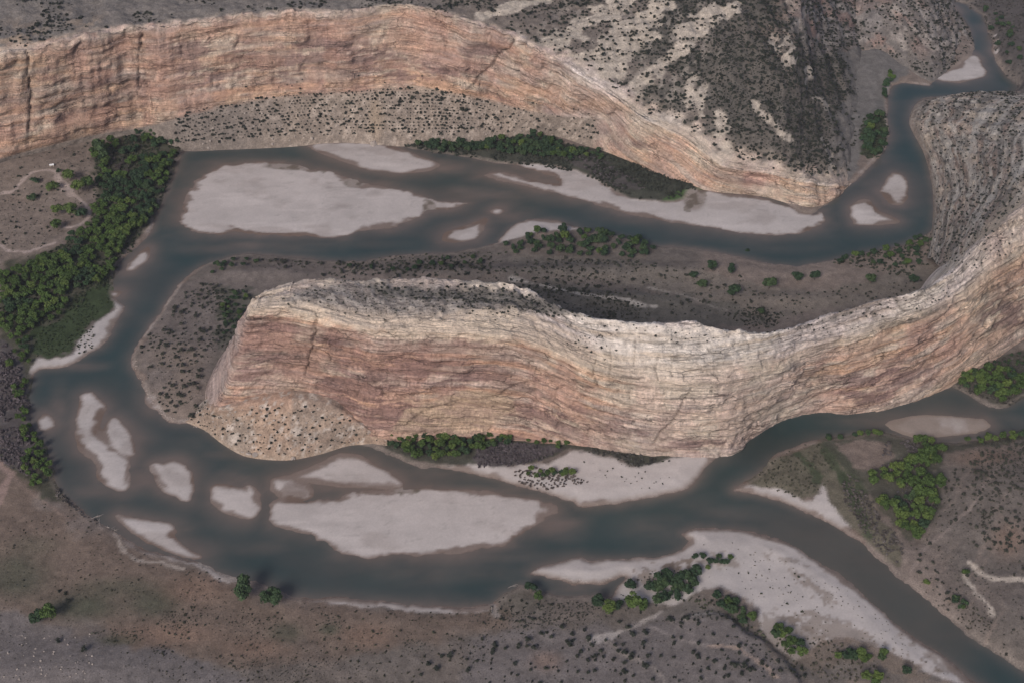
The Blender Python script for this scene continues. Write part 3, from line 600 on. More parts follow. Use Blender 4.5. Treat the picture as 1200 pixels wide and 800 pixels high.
# smooth orange slab and pink panel low on the wall
col = mix(col, ORANGE*1.05, blobs(px, py, [(560,478,40,12,.6),(590,472,18,8,.4),(505,490,18,10,.3)])*(.5+.6*fbm(U/20, V/4, 3, 262)))
lowl = left*(1-ss(3.5,3.9,VI+.25*(fbm(U/12, V/12, 3, 239)-.5)*2))
col = col*(1-lowl[..., None]*np.array((.06,.11,.11))); col = mix(col, np.array((.29,.185,.155))*(.8+.4*fbm(U/10,V/4,3,236))[..., None], lowl*ss(.46,.60,fbm(U/60, w/14, 4, 235))*.38)
slab = ss(-3,2,sdf(px, py, np.array([(458,505),(475,482),(520,464),(560,456),(600,464),(603,482),(588,486),(570,505),(520,507)]), 20)+3*(fbm(U/9,V/9,3,263)-.5))
col = mix(col, mix((.43,.32,.235), (.33,.24,.19), ss(.4,.6,fbm((U-V*2)/40, (V+U*.35)/3.2, 4, 264)))*(.85+.3*fbm(U/7,V/7,3,265))[..., None], slab*.85)
def onpoly(pts, soft=4, jag=5, s=270, sc=10): return ss(-soft, soft, sdf(px, py, smooth_poly(pts), 25)+jag*(fbm(U/sc, V/sc, 4, s)-.5)*2)
gt = onpoly([(322,362),(345,345),(375,337),(430,334),(520,338),(600,342),(650,352),(700,364),(640,368),(590,362),(540,366),(490,376),(440,380),(400,370),(360,360),(335,366)])*top
col = mix(col, CREAM*1.12, (ss(3.72,3.88,VI+.15*(fbm(U/9,V/9,3,238)-.5)*2)*(1-ss(4.9,5.3,VI))*left)*.75*(.6+.5*fbm(U/6,V/2,3,237)))
sp1 = ss(.42,.62,fbm(U/5, V/5, 4, 271))
col = mix(col, mix((.175,.155,.148), (.30,.27,.255), sp1), gt*.92)
db = onpoly([(430,336),(480,338),(560,338),(610,344),(660,362),(700,372),(640,367),(590,360),(540,352),(470,350),(440,344)], 3, 6, 272)*top
col = mix(col, (.085,.082,.075), db*.6)
for p in ([(930,385),(960,378),(990,368),(1030,360)], [(1030,385),(1060,378),(1100,362),(1140,352),(1180,330)], [(1080,340),(1110,330),(1150,300)], [(1045,345),(1060,365)]):
    col = mix(col, (.13,.115,.10), pxline(px, py, p, 5)*ss(.42,.6,fbm(U/6, V/3, 4, 273))*.8)
col = mix(col, (.14,.12,.105), blobs(px, py, [(1025,368,9,9,.7)])*ss(.3,.6,fbm(U/5,V/5,3,274)))
col = col*(1-.6*np.clip(crk,0,1))[..., None]
FINV = G.reshape(-1, 3); FF = grid_faces(*G.shape[:2])
tag(mesh_obj('rock_fin', FINV, FF, MATS['rock'], col.reshape(-1, 3), attrs=dict(bu=U.ravel(), bw=w.ravel(), st=(1-.65*top).ravel())), kind='structure')
finpack = dict(G=G, px=px, py=py, VI=VI, UI=UI, U=U, V=V, gt=gt, db=db, top=top)

# ---------------- dip slope at the right, behind the fin
RS = [((1112,324,139),(1100,312,70),(1086,303,3)), ((1155,280,158),(1124,270,90),(1093,262,1)), ((1200,243,172),(1147,222,90),(1093,220,1)), ((1262,196,188),(1160,180,95),(1083,180,1)),
      ((1330,165,195),(1170,146,90),(1066,145,1)), ((1400,130,200),(1198,120,85),(1073,123,1)), ((1430,120,150),(1212,114,60),(1088,116,1)), ((1440,112,2),(1200,109,-4),(1110,112,-4))]
rows = []
for a, m_, c_ in RS:
    a, m_, c_ = map(lambda q: np.array(W3(q)), (a, m_, c_))
    out = c_-m_; out[2] = 0; out /= np.linalg.norm(out)+1e-6
    rows.append([c_+out*3+np.array((0, 0, -10.)), c_, c_*.55+m_*.45+np.array((0, 0, 5.)), m_, (a+m_)/2+np.array((0, 0, 4.)), a+np.array((0, 3, -3.))])
ctrl = np.array(rows).transpose(1, 0, 2)
G, UI, VI, U, V = loft(ctrl, 2.2, 2.2)
n = normals(G); n *= np.sign(n[..., 2:3])
px, py = proj(G[..., 0], G[..., 1], G[..., 2])
gully = fbm(U/30+3*fbm(U/90, V/90, 2, 301), V/140, 4, 302)
disp = 7*(fbm(U/22, V/40, 5, 302)-.5)*ss(1, 1.6, VI)+4*(fbm(U/12, V/12, 4, 303)-.5)*ss(.9, 1.4, VI)
edge = (1-ss(.97, 1.25, VI))
G = G+n*(disp*(1-ss(4.4,5,VI)))[..., None]
bb = V + 60*fbm(U/120, V/120, 4, 304)
stripe = .55*fbm(bb/15, U/260, 4, 305)+.45*fbm(bb/5, U/120, 4, 321)
col = mix((.19,.17,.155), (.44,.40,.365), ss(.44,.60,stripe+.35*(fbm(U/9, V/9, 4, 320)-.5)))
col = mix(col, (.34,.235,.19), ss(.45,.7,fbm(U/50, bb/12, 4, 306))*.45)
col = mix(col, CREAM*.9, ss(.55,.7,fbm(U/20, V/14, 4, 307))*.5)
for p in ([(1104,118),(1124,169),(1148,216),(1150,275)], [(1138,200),(1134,250)], [(1165,150),(1185,180),(1195,230)], [(1095,130),(1112,180),(1122,230)]): col = mix(col, (.44,.40,.365), pxline(px+6*(fbm(U/12,V/12,3,309)-.5), py, p, 4)*.8)
col = col*(.75+.5*fbm(U/7, V/5, 4, 308))[..., None]
rfac = ss(4.0, 4.9, VI)
col = mix(col, CREAM*.88, rfac*.8)
slope_edge = (1-ss(1.0, 1.35, VI)); col = mix(col, (.25,.205,.18), slope_edge*.8)
tag(mesh_obj('dip_slope', G.reshape(-1, 3), grid_faces(*G.shape[:2]), MATS['rock'], col.reshape(-1, 3), attrs=dict(bu=U.ravel(), bw=bb.ravel(), st=np.full(U.size,.35))), kind='structure')
dippack = dict(G=G, px=px, py=py, VI=VI, U=U, V=V, dens=ss(.35,.6,1-stripe))

# ---------------- talus apron below the west end of the fin
TS = [((240,466,14),(228,478,5),(214,492,1)), ((250,478,34),(244,490,14),(240,503,1)), ((275,476,45),(268,495,22),(262,520,1)), ((310,470,50),(300,500,26),(290,534,1)), ((345,467,50),(340,500,26),(335,538,1)),
      ((385,474,44),(380,502,22),(375,531,1)), ((415,492,27),(412,507,13),(408,521,1)), ((438,508,13),(438,513,7),(436,520,1)), ((455,514,5),(457,518,3),(460,526,0))]
rows = []
for a, m_, c_ in TS:
    a, m_, c_ = map(lambda q: np.array(W3(q)), (a, m_, c_))
    rows.append([c_+np.array((0, -3, -9.)), c_, m_, a, a+np.array((4 if a[0] < -250 else 0, 14, 1.))])
ctrl = np.array(rows).transpose(1, 0, 2)
G, UI, VI, U, V = loft(ctrl, 1.8, 1.8); n = normals(G); n *= np.sign(n[..., 2:3])
px, py = proj(G[..., 0], G[..., 1], G[..., 2])
G = G+n*((3.5*(fbm(U/20, V/60, 4, 311)-.5)+1.6*(fbm(U/4, V/4, 3, 312)-.5))*ss(.9, 1.3, VI))[..., None]
col = mix((.30,.215,.165), (.37,.275,.215), fbm(U/25, V/25, 4, 313)); col = mix(col, (.36,.235,.18), ss(2.3,3.0,VI)*.7); col = col*(.75+.5*fbm(U/4, V/4, 4, 314))[..., None]
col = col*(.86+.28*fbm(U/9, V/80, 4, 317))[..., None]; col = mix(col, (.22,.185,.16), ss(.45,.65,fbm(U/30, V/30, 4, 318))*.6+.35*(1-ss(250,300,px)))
col = mix(col, (.46,.40,.36), ss(.57,.68,fbm(U/5, V/5, 4, 315))*.75)
col = mix(col, (.36,.28,.22), (1-ss(1, 1.25, VI))*.6)
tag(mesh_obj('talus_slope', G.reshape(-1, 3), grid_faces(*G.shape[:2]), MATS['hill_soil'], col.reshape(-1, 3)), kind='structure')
talpack = dict(G=G, px=px, py=py, VI=VI, U=U, V=V)

# ---------------- the far canyon wall with its talus and the hillside above (split in three objects)
NW = [ # foot, base, rim, hill1, hill2, top
 ((-250,262,4),(-250,255,12),(-250,130,150),(-250,90,158),(-250,60,165),(-250,-20,185)),
 ((-80,222,4),(-80,215,12),(-80,90,158),(-80,62,165),(-80,35,175),(-80,-20,190)),
 ((0,192,5),(0,187,12),(0,64,160),(0,42,166),(0,18,176),(0,-20,188)),
 ((51,179,5),(51,173,12),(51,56,161),(51,36,167),(51,14,176),(51,-20,186)),
 ((105,165,5),(108,159,12),(101,44,162),(101,28,167),(101,8,172),(101,-25,180)),
 ((166,158,5),(160,151,14),(149,35,163),(149,20,167),(149,2,171),(149,-25,178)),
 ((213,176,1),(208,139,32),(203,30,163),(203,16,167),(203,0,170),(203,-25,176)),
 ((265,175,1),(268,124,44),(270,21,163),(270,9,167),(270,-4,170),(270,-25,175)),
 ((335,172,1),(338,113,50),(338,15,163),(338,6,166),(338,-5,169),(338,-25,175)),
 ((400,167,1),(400,110,51),(400,14,163),(400,6,166),(400,-5,169),(400,-25,175)),
 ((467,171,1),(467,105,54),(474,7,164),(474,1,167),(474,-8,170),(474,-28,176)),
 ((530,168,4),(530,110,50),(530,22,158),(535,10,162),(538,-3,167),(540,-28,175)),
 ((570,166,4),(575,118,42),(585,38,147),(590,22,153),(595,2,160),(600,-28,172)),
 ((610,161,4),(616,130,36),(622,55,137),(635,37,144),(650,12,152),(660,-28,168)),
 ((650,159,4),(660,137,34),(665,76,116),(690,50,130),(715,15,145),(730,-28,163)),
 ((690,171,4),(705,142,35),(715,111,89),(740,76,109),(765,30,132),(785,-28,158)),
 ((730,185,4),(745,167,31),(755,138,69),(785,95,95),(815,40,125),(835,-28,155)),
 ((775,206,3),(795,187,26),(800,160,56),(830,115,85),(855,50,120),(875,-28,150)),
 ((830,223,1),(840,209,14),(850,194,33),(875,140,68),(895,65,108),(910,-28,140)),
 ((895,230,1),(900,218,13),(901,203,27),(920,155,55),(930,80,90),(940,-28,120)),
 ((948,244,1),(948,232,10),(945,214,21),(955,165,32),(960,95,46),(965,-28,75)),
 ((978,233,1),(980,227,7),(982,218,10),(985,175,12),(987,110,14),(994,-28,40)),
 ((993,222,-1),(994,220,-1),(997,216,-1),(1003,172,-3),(1014,112,-3),(1022,-28,8))]
rows = []
for i, r_ in enumerate(NW):
    q = [np.array(W3(p)) for p in r_]
    fo, ba, ri, h1, h2, tp = q
    lo = ba*.7+ri*.3+np.array((0, 4, 0.)); hi = ba*.25+ri*.75+np.array((0, 2, 0.))
    rows.append([fo+np.array((0, -3, -12.)), fo, ba, lo, hi, ri, h1, h2, tp, tp+np.array((0, 260, 14.)), tp+np.array((0, 1600, 40.+40*math.sin(i)))])
ctrl = np.array(rows).transpose(1, 0, 2)
G, UI, VI, U, V = loft(ctrl[:10], 2.3, 2.0); n = normals(G); n *= np.sign((n[..., 2:3]-n[..., 1:2]*.3))
px, py = proj(G[..., 0], G[..., 1], G[..., 2])
Vr = V - V[(np.abs(VI[:, 0]-5)).argmin()][None]
disp, a, cr, w = ledges(U, Vr, 400)
fcl = ss(2.0, 2.25, VI)*(1-ss(4.95, 5.35, VI)); fhill = ss(5.0, 5.4, VI); ftal = (1-ss(1.9, 2.1, VI))*(1-ss(685,705,px)); fcl = np.maximum(fcl, ss(1.0,1.3,VI)*(1-ss(4.95,5.35,VI))*ss(690,715,px))
crk = np.maximum.reduce([pxline(px, py, [(31,60),(33,85),(36,115),(34,150)], 2.2), pxline(px, py, [(166,42),(163,70),(162,112)], 2.0), pxline(px, py, [(604,44),(596,58),(584,65),(575,78),(562,90),(550,102)], 1.8),
     pxline(px, py, [(95,48),(88,62)], 3)*.7, pxline(px, py, [(250,75),(247,110)], 1.2)*.5, pxline(px, py, [(320,72),(321,105)], 1.4)*.6, pxline(px, py, [(210,42),(213,68)], 1.5)*.6])
cut = (5+7*(1-ss(150,300,px)))*(fbm(U/38, V/200, 4, 420)-.5)*2
right = ss(600, 720, px)
hn = 9*(fbm(U/34, V/34, 5, 421)-.5)+2*(fbm(U/7, V/7, 3, 422)-.5)
ravine = fbm((U+V*.55)/26, (V-U*.4)/160, 4, 423)
disp = fcl*(disp*(1.15-.35*right)+cut-5*crk)+fhill*(hn*ss(5,5.7,VI)+9*(ravine-.5)*right)+ftal*(3*(fbm(U/14, V/60, 4, 424)-.5)+1.6*(fbm(U/5, V/5, 3, 425)-.5))*ss(.9, 1.2, VI)
endf = 1-ss(21.0, 21.9, UI)
G = G+n*(disp*(.45+.55*endf))[..., None]
varn = blobs(px, py, [(40,130,60,40,.65),(120,110,60,40,.55),(300,75,120,40,.7),(230,60,50,16,1),(300,68,60,16,.95),(370,60,60,20,1),(430,65,50,16,.9),(230,90,60,18,.8),(60,90,40,20,.6),(480,85,90,12,.9),(560,60,30,12,.85),(340,100,60,10,.5),(170,85,40,30,.5),(585,115,24,8,.9),(700,150,30,10,.8),(740,170,30,10,.6),(650,130,40,8,.5),(860,210,60,10,.5),(640,90,40,10,.3)])
pinkm = np.clip(.88-.42*right+blobs(px, py, [(450,100,140,20,.5),(640,110,50,14,.9),(760,180,60,20,.9),(860,212,80,12,.7),(620,60,30,20,.5)]), 0, 1)
white = np.clip(blobs(px, py, [(700,90,60,20,.9),(660,140,40,10,.8),(620,40,40,10,.6),(740,140,50,8,.5)])+ss(4.6,5.0,VI)*.5, 0, 1)
cc = cliff_colour(U, Vr, w, a, cr, px, py, 440, pinkm, varn, white)
cc = mix(cc, (.40,.31,.25), ss(.58,.75,fbm(U/30, V/40, 4, 431))*.35)
cc = mix(cc, (.33,.22,.19), blobs(px, py, [(350,60,400,60,1.0)])*.2)
cc = mix(cc, np.array((.24,.215,.205))*(.75+.5*fbm(U/8,V/3,4,446))[..., None], blobs(px, py, [(650,152,44,14,1.0),(700,158,20,8,.6)])*.8)
cc = mix(cc, (.46,.30,.215), blobs(px, py, [(615,108,45,7,1.0),(690,122,40,6,.7)])*.75)
cc = mix(cc, np.array((.42,.235,.165))*(.8+.4*fbm(U/9,w/3,3,448))[..., None], ss(.50,.62,fbm(U/50, w/12, 5, 449))*.3*(1-.6*right))
cc = cc*(1-.65*np.clip(crk,0,1))[..., None]
# hill: dark soil, pale outcropping beds
def upper_right_f(px, py): return blobs(px, py, [(960,20,60,60,1),(620,10,70,40,.8),(850,120,40,60,.3)])
hb = (px*.62+py*1.0)                                # beds strike across the slope
hbw = U*.5+V*.9+20*fbm(U/80, V/80, 3, 432)
clj = ss(.42,.58,fbm(U/40, V/40, 4, 701)); hs = mix((.175,.148,.132), (.105,.095,.085), np.maximum(clj*(.4+.6*right), .8*ss(790,850,px)))
hs = hs*(.72+.55*fbm(U/6, V/6, 4, 434))[..., None]
outc = ss(.56,.66,fbm(U/9, hbw/16, 5, 435)); outc = outc*ss(.42,.56,fbm(U/70, V/70, 3, 436)+.2*upper_right_f(px, py))
pale = np.zeros_like(px); px_, py_ = px.copy(), py.copy(); px = px+6*(fbm(U/16, V/16, 4, 451)-.5)*2; py = py+4*(fbm(U/16, V/16, 4, 452)-.5)*2
for p, wd in (([(700,128),(720,117),(745,100),(767,82),(792,62),(810,47),(832,27),(857,10)], 6), ([(640,54),(665,42),(685,28),(712,14),(735,0)], 9), ([(606,96),(640,95),(672,92),(700,84),(722,70),(740,52),(755,36)], 12), ([(650,78),(690,70),(710,57),(740,32),(765,12),(780,0)], 8),
              ([(843,138),(845,155),(849,175),(857,190)], 7), ([(813,92),(809,108),(806,124)], 3.5), ([(828,100),(822,115),(819,136)], 3.5), ([(700,120),(730,128),(760,140),(780,150)], 8), ([(620,124),(660,126),(700,130),(740,140)], 5), ([(560,20),(600,10),(640,0)], 4),
              ([(922,40),(926,60),(925,74)], 4), ([(945,80),(946,98)], 2.5), ([(800,40),(830,18),(860,8)], 7), ([(930,0),(945,22),(955,45)], 6), ([(955,115),(968,128)], 3), ([(968,165),(975,190),(978,215)], 2.5), ([(880,120),(900,140),(925,165)], 2.5),([(905,45),(915,62)], 3),([(985,0),(995,30)],4)):
    pale = np.maximum(pale, pxline(px, py, p, wd*1.9)*1.7)
px, py = px_, py_
pale = np.clip(ss(.45,.75,pale+.6*(fbm(U/9, V/9, 5, 437)-.5)*2), 0, 1)*(.6+.4*ss(.35,.55,fbm((U*.8+V*.6)/60,(V*.8-U*.6)/5,4,453)))
upper_right = blobs(px, py, [(960,20,50,50,1),(1000,40,40,40,1)])
plate = (1-ss(450, 560, px))
hs = mix(hs, np.array((.175,.158,.15))*(.85+.3*fbm(U/10,V/10,3,438))[...,None], plate*.8)
hs = mix(hs, (.33,.29,.26), outc*(.2+.35*right)*(1-.75*ss(800,860,px))*(1-plate)); hs = mix(hs, (.45,.39,.335), pale)
hs = mix(hs, (.33,.22,.175), upper_right*ss(.5,.7,fbm(U/18, V/18, 4, 439))*.6)
hs = mix(hs, (.36,.27,.20), blobs(px, py, [(10,45,50,16,.8),(100,28,20,14,.6)])*ss(.4,.7,fbm(U/14,V/14,4,440)))
fedge = np.interp(py, [50,64,88,115,138,160,190,216,225], [1010,985,996,994,972,974,976,984,990]); fanb = ss(-4, 4, px-fedge+16*(fbm(U/20, V/20, 4, 454)-.5)*2)
rock_r = ss(925,965,px+.35*(60-py)+20*(fbm(U/25,V/25,4,456)-.5))*(1-ss(45,75,py)); hs = mix(hs, mix(mix((.16,.14,.13),(.30,.265,.245),ss(.4,.62,fbm(U/12,V/12,5,457))),(.29,.18,.15),ss(.5,.7,fbm(U/40,V/30,4,458))*.6), rock_r); hs = mix(hs, np.array((.165,.150,.141))*(.85+.3*fbm(U/8,V/8,3,455))[..., None], fanb)
rimb = ss(4.7,5.0,VI)*(1-ss(5.2,5.7,VI))
tl = mix((.215,.18,.158), (.285,.23,.19), fbm(U/25, V/25, 4, 441))*(.72+.5*fbm(U/4, V/4, 4, 442))[..., None]
tl = mix(tl, (.43,.36,.31), ss(.58,.70,fbm(U/6, V/6, 4, 443))*.7)
tl = mix(tl, (.33,.255,.19), blobs(px, py, [(440,140,8,26,.8),(60,170,200,12,.6)]))
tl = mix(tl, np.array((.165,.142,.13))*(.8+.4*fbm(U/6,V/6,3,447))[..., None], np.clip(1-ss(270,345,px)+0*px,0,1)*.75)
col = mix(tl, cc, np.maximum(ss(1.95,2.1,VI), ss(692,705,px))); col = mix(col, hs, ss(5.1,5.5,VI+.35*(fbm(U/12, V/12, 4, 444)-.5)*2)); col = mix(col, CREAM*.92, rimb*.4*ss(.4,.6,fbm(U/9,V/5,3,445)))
rimz = np.exp(-((VI-5.0)/.35)**2)*(px < 640); G[..., 2] += rimz*(5.0*(blocks(U, V*0, 460, 18, 10)-.5)+5*(fbm(U/14, V/14, 4, 461)-.5)*2)
NV = G.reshape(-1, 3); NF = grid_faces(*G.shape[:2]); fv = VI.ravel()[NF].mean(1); fpx = px.ravel()[NF[:, 0]]
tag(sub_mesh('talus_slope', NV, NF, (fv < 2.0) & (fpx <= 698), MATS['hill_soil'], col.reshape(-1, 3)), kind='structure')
tag(sub_mesh('canyon_wall', NV, NF, (((fv >= 2.0) | (fpx > 698)) & (fv < 5.15)), MATS['rock'], col.reshape(-1, 3), attrs=dict(bu=U.ravel(), bw=w.ravel(), st=np.full(U.size,1.0))), kind='structure')
tag(sub_mesh('hillside', NV, NF, fv >= 5.15, MATS['hill_soil'], col.reshape(-1, 3)), kind='structure')
nwpack = dict(G=G, px=px, py=py, VI=VI, U=U, V=V, pale=pale, plate=plate, ur=upper_right, fan=fanb, rr=rock_r)
# coarse continuation of the upland away from the camera
G2, UI2, VI2, U2, V2 = loft(ctrl[9:11], 25, 25)
G2[1:, :, 2] += 40*(fbm(G2[1:, :, 0]/260, G2[1:, :, 1]/260, 4, 450)-.5)
tag(mesh_obj('upland', G2.reshape(-1, 3), grid_faces(*G2.shape[:2]), MATS['hill_soil'], np.tile(np.array((.17,.15,.135)), (G2.shape[0]*G2.shape[1], 1))), kind='structure')

# ---------------- red and grey hill at the top right
TH = [((1001,64,4),(1003,20,22),(1005,-40,38)), ((1030,63,6),(1035,22,34),(1040,-40,60)), ((1060,78,6),(1065,32,32),(1065,-40,60)), ((1088,96,3),(1093,50,24),(1088,-40,45)), ((1112,84,1),(1118,48,10),(1085,-40,20)), ((1139,64,0),(1139,44,1),(1090,-40,2))]
rows = []
for r_ in TH:
    a, m_, c_ = [np.array(W3(p)) for p in r_]; a[2] -= 3.5
    rows.append([a+np.array((0, -4, -9.)), a, m_, c_, c_+np.array((0, 900, 30.))])
ctrl = np.array(rows).transpose(1, 0, 2)
G, UI, VI, U, V = loft(ctrl, 2.5, 2.5) if False else loft(ctrl[:4], 2.4, 2.4)
n = normals(G); n *= np.sign(n[..., 2:3]); px, py = proj(G[..., 0], G[..., 1], G[..., 2])
rid = 1-np.abs(2*fbm(U/30, V/90, 4, 501)-1)
G = G+n*((9*(rid-.6)+4*(fbm(U/9, V/9, 4, 502)-.5))*ss(.9,1.4,VI)*(1-ss(4.4,5,UI)))[..., None]
col = mix((.16,.14,.13), (.30,.265,.245), ss(.4,.65,fbm(U/14, V/14, 5, 503)))
col = mix(col, (.30,.185,.155), ss(.45,.65,fbm(U/40, V/30, 4, 504))*blobs(px, py, [(1030,40,40,40,.9),(1070,30,30,30,.6)]))
col = mix(col, (.215,.195,.19), blobs(px, py, [(1020,28,14,22,1.0)])); col = col*(.75+.5*fbm(U/4, V/4, 4, 505))[..., None]
col = mix(col, np.array((.165,.148,.139)), 1-ss(1.1, 1.7, VI+.6*(fbm(U/14, V/14, 4, 506)-.5)*2))
col = mix(col, (.27,.19,.15), blobs(px, py, [(1018,66,18,8,.7)]))
tag(mesh_obj('hillside', G.reshape(-1, 3), grid_faces(*G.shape[:2]), MATS['hill_soil'], col.reshape(-1, 3)), kind='structure')
redpack = dict(G=G, px=px, py=py, VI=VI, U=U, V=V)

# ------------------------------------------------------------------ vegetation prototypes
def ico(sub):
    import bmesh
    bm = bmesh.new(); bmesh.ops.create_icosphere(bm, subdivisions=sub, radius=1)
    V = np.array([v.co[:] for v in bm.verts]); F = np.array([[v.index for v in f.verts] for f in bm.faces]); bm.free(); return V, F
def leaf_cloud(centres, radii, n, size):
    """many small leaf faces spread through the crown's clumps"""
    k = rng.choice(len(centres), n, p=radii**2/np.sum(radii**2))
    d = rng.normal(size=(n, 3)); d /= np.linalg.norm(d, axis=1)[:, None]; d[:, 2] = np.where(d[:, 2] < -.25, -d[:, 2], d[:, 2])
    r = radii[k]*(.55+.5*rng.random(n)); P = centres[k]+d*r[:, None]*np.array((1, 1, .85))
    a = rng.normal(size=(n, 3)); a /= np.linalg.norm(a, axis=1)[:, None]
    nn = d+.8*a; nn /= np.linalg.norm(nn, axis=1)[:, None]
    t = np.cross(nn, a); t /= np.linalg.norm(t, axis=1)[:, None]+1e-6; b_ = np.cross(nn, t)
    s = size*(.6+.8*rng.random(n))[:, None]
    V = np.stack([P+t*s, P+b_*s*.8, P-t*s, P-b_*s*.8], 1).reshape(-1, 3)
    return V, np.arange(4*n).reshape(-1, 4)
def limb(p0, p1, r0, r1, seg=6):
    p0, p1 = np.array(p0, float), np.array(p1, float); d = p1-p0; d /= np.linalg.norm(d)
    a = np.cross(d, (0.3, 1, .1)); a /= np.linalg.norm(a); b_ = np.cross(d, a); V = []; th = np.arange(seg)*2*np.pi/seg
    mid = (p0+p1)/2+rng.normal(size=3)*.05*np.linalg.norm(p1-p0)
    for p, r in ((p0, r0), (mid, (r0+r1)/2), (p1, r1)): V.append(p+r*(np.cos(th)[:, None]*a+np.sin(th)[:, None]*b_))
    V = np.concatenate(V); F = [(j*seg+i, j*seg+(i+1) % seg, (j+1)*seg+(i+1) % seg, (j+1)*seg+i) for j in range(2) for i in range(seg)]
    return V, np.array(F)
def join(parts):
    Vs, Fs, o = [], [], 0
    for V, F in parts: Vs.append(V); Fs.append(F+o); o += len(V)
    return np.concatenate(Vs), np.concatenate(Fs)
def tree_mesh(kind, h, r):
    nb = {'cotton': 11, 'dark': 9, 'bush': 6, 'juniper': 6, 'brush': 8}[kind]
    cz = h*.62; cen = []; rad = []
    for i in range(nb):
        an = rng.random()*6.28; q = r*.62*math.sqrt(rng.random()); cen.append((math.cos(an)*q, math.sin(an)*q, cz+h*.22*rng.uniform(-1, 1.1)*(1-.5*q/r))); rad.append(r*rng.uniform(.34, .56))
    cen = np.array(cen); rad = np.array(rad)
    if kind in ('bush', 'juniper', 'brush'): cen[:, 2] = h*.42+(cen[:, 2]-cz)*.9
    nl = {'cotton': 1300, 'dark': 1300, 'bush': 600, 'juniper': 520, 'brush': 420}[kind]
    V, F = leaf_cloud(cen, rad, nl, r*({'brush': .075}.get(kind, .105)))
    tr = [limb((0, 0, -.6), (0, 0, h*.45), r*.075, r*.05)]
    for i in range(min(nb, 5)): tr.append(limb((0, 0, h*.3), cen[i], r*.045, r*.015))
    if kind == 'brush':
        for i in range(26):
            an = rng.random()*6.28; q = r*rng.uniform(.4, 1.0); tr.append(limb((rng.normal()*.3*r, rng.normal()*.3*r, 0), (math.cos(an)*q, math.sin(an)*q, h*rng.uniform(.6, 1)), r*.03, r*.012, 3))
    return (V, F), join(tr)
PROTO = {}
def proto(key, kind, h, r, leafmat, variants, parts=True):
    L = []
    for i in range(variants):
        (V, F), (TV, TF) = tree_mesh(kind, h, r)
        cm = mesh_obj('crown', V, F, MATS[leafmat], smooth=False); tm = mesh_obj('trunk', TV, TF, MATS['bark'])
        L.append((cm.data, tm.data)); bpy.data.objects.remove(cm); bpy.data.objects.remove(tm)
    PROTO[key] = L
proto('bright', 'cotton', 11, 5, 'leaf_bright', 6); proto('dark', 'dark', 9, 5, 'leaf_dark', 6); proto('juniper', 'juniper', 4.2, 2.2, 'leaf_juniper', 5)
foliage('leaf_sage', (.050, .052, .042), (.062, .064, .052), (.078, .078, .06))
proto('sage', 'juniper', 4.2, 2.2, 'leaf_sage', 5)
proto('bush', 'bush', 3, 2.2, 'leaf_dark', 4); proto('gbush', 'bush', 3, 2.2, 'leaf_bright', 4); proto('brush', 'brush', 4.5, 3, 'brush_purple', 4)
counts = {}
def plant(name, key, x, y, z, s, label, cat, group=None, parts=True):
    v = random.choice(PROTO[key]); rz = random.random()*6.28; sz = s*random.uniform(.85, 1.15)
    counts[cat] = counts.get(cat, 0)+1
    if parts:
        e = bpy.data.objects.new(name, None); C.objects.link(e); e.empty_display_size = .1
        e.location = (x, y, z); e.rotation_euler = (0, 0, rz); e.scale = (s, s, sz)
        for nm, me in (('crown', v[0]), ('trunk', v[1])):
            o = bpy.data.objects.new(nm, me); C.objects.link(o); o.parent = e
    else:
        e = bpy.data.objects.new(name, v[0]); C.objects.link(e); e.location = (x, y, z); e.rotation_euler = (0, 0, rz); e.scale = (s, s, sz)
    return tag(e, label, cat, group)
def in_poly_pts(poly, spacing, jitter=.42, z=2.0):
    """jittered grid of ground points inside a traced outline"""
    q = wpoly(poly, z, 2); lo, hi = q.min(0), q.max(0)
    gx, gy = np.meshgrid(np.arange(lo[0], hi[0], spacing), np.arange(lo[1], hi[1], spacing*.95))
    gx = gx+(np.arange(gx.shape[0]) % 2)[:, None]*spacing/2
    P = np.stack([gx.ravel(), gy.ravel()], 1)+rng.uniform(-jitter, jitter, (gx.size, 2))*spacing
    if len(P) == 0: return P
    return P[_dist(P, q)[1]]
def dry_ok(P, m=1.5): return np.array([p for p in P if gwat(p[0], p[1]) > m]).reshape(-1, 2)
# ---- stuff: merged low plants with their own colour
TEMPL = []
for i in range(6):
    nb_ = 3; cc_ = rng.normal(size=(nb_, 3))*np.array((.38, .38, .15))+np.array((0, 0, .5)); T, SF = leaf_cloud(cc_, rng.uniform(.45, .75, nb_), 40, .42); TEMPL.append(T)
SV = TEMPL[0]
def stuff(name, P, size, cols, cmat='scrub_mat', squash=1.0):
    """P (n,3) positions, size (n,), cols (n,3): one object"""
    n = len(P)
    if n == 0: return
    tid = rng.integers(0, 6, n); T = np.array(TEMPL)[tid]
    an = rng.random(n)*6.28; c, s = np.cos(an)[:, None], np.sin(an)[:, None]
    ex = (1+.5*(rng.random(n)-.5))[:, None]
    x = (T[..., 0]*c-T[..., 1]*s)*ex; y = T[..., 0]*s+T[..., 1]*c; z = T[..., 2]*squash
    Vv = np.stack([x, y, z], -1)*size[:, None, None]+P[:, None, :]
    Ff = SF[None]+(np.arange(n)*len(SV))[:, None, None]
    shade = .75+.5*rng.random((n, 1))
    Cc = np.repeat((cols*shade)[:, None, :], len(SV), 1)
    return tag(mesh_obj(name, Vv.reshape(-1, 3), Ff.reshape(-1, SF.shape[1]), MATS[cmat], Cc.reshape(-1, 3), smooth=False), kind='stuff')

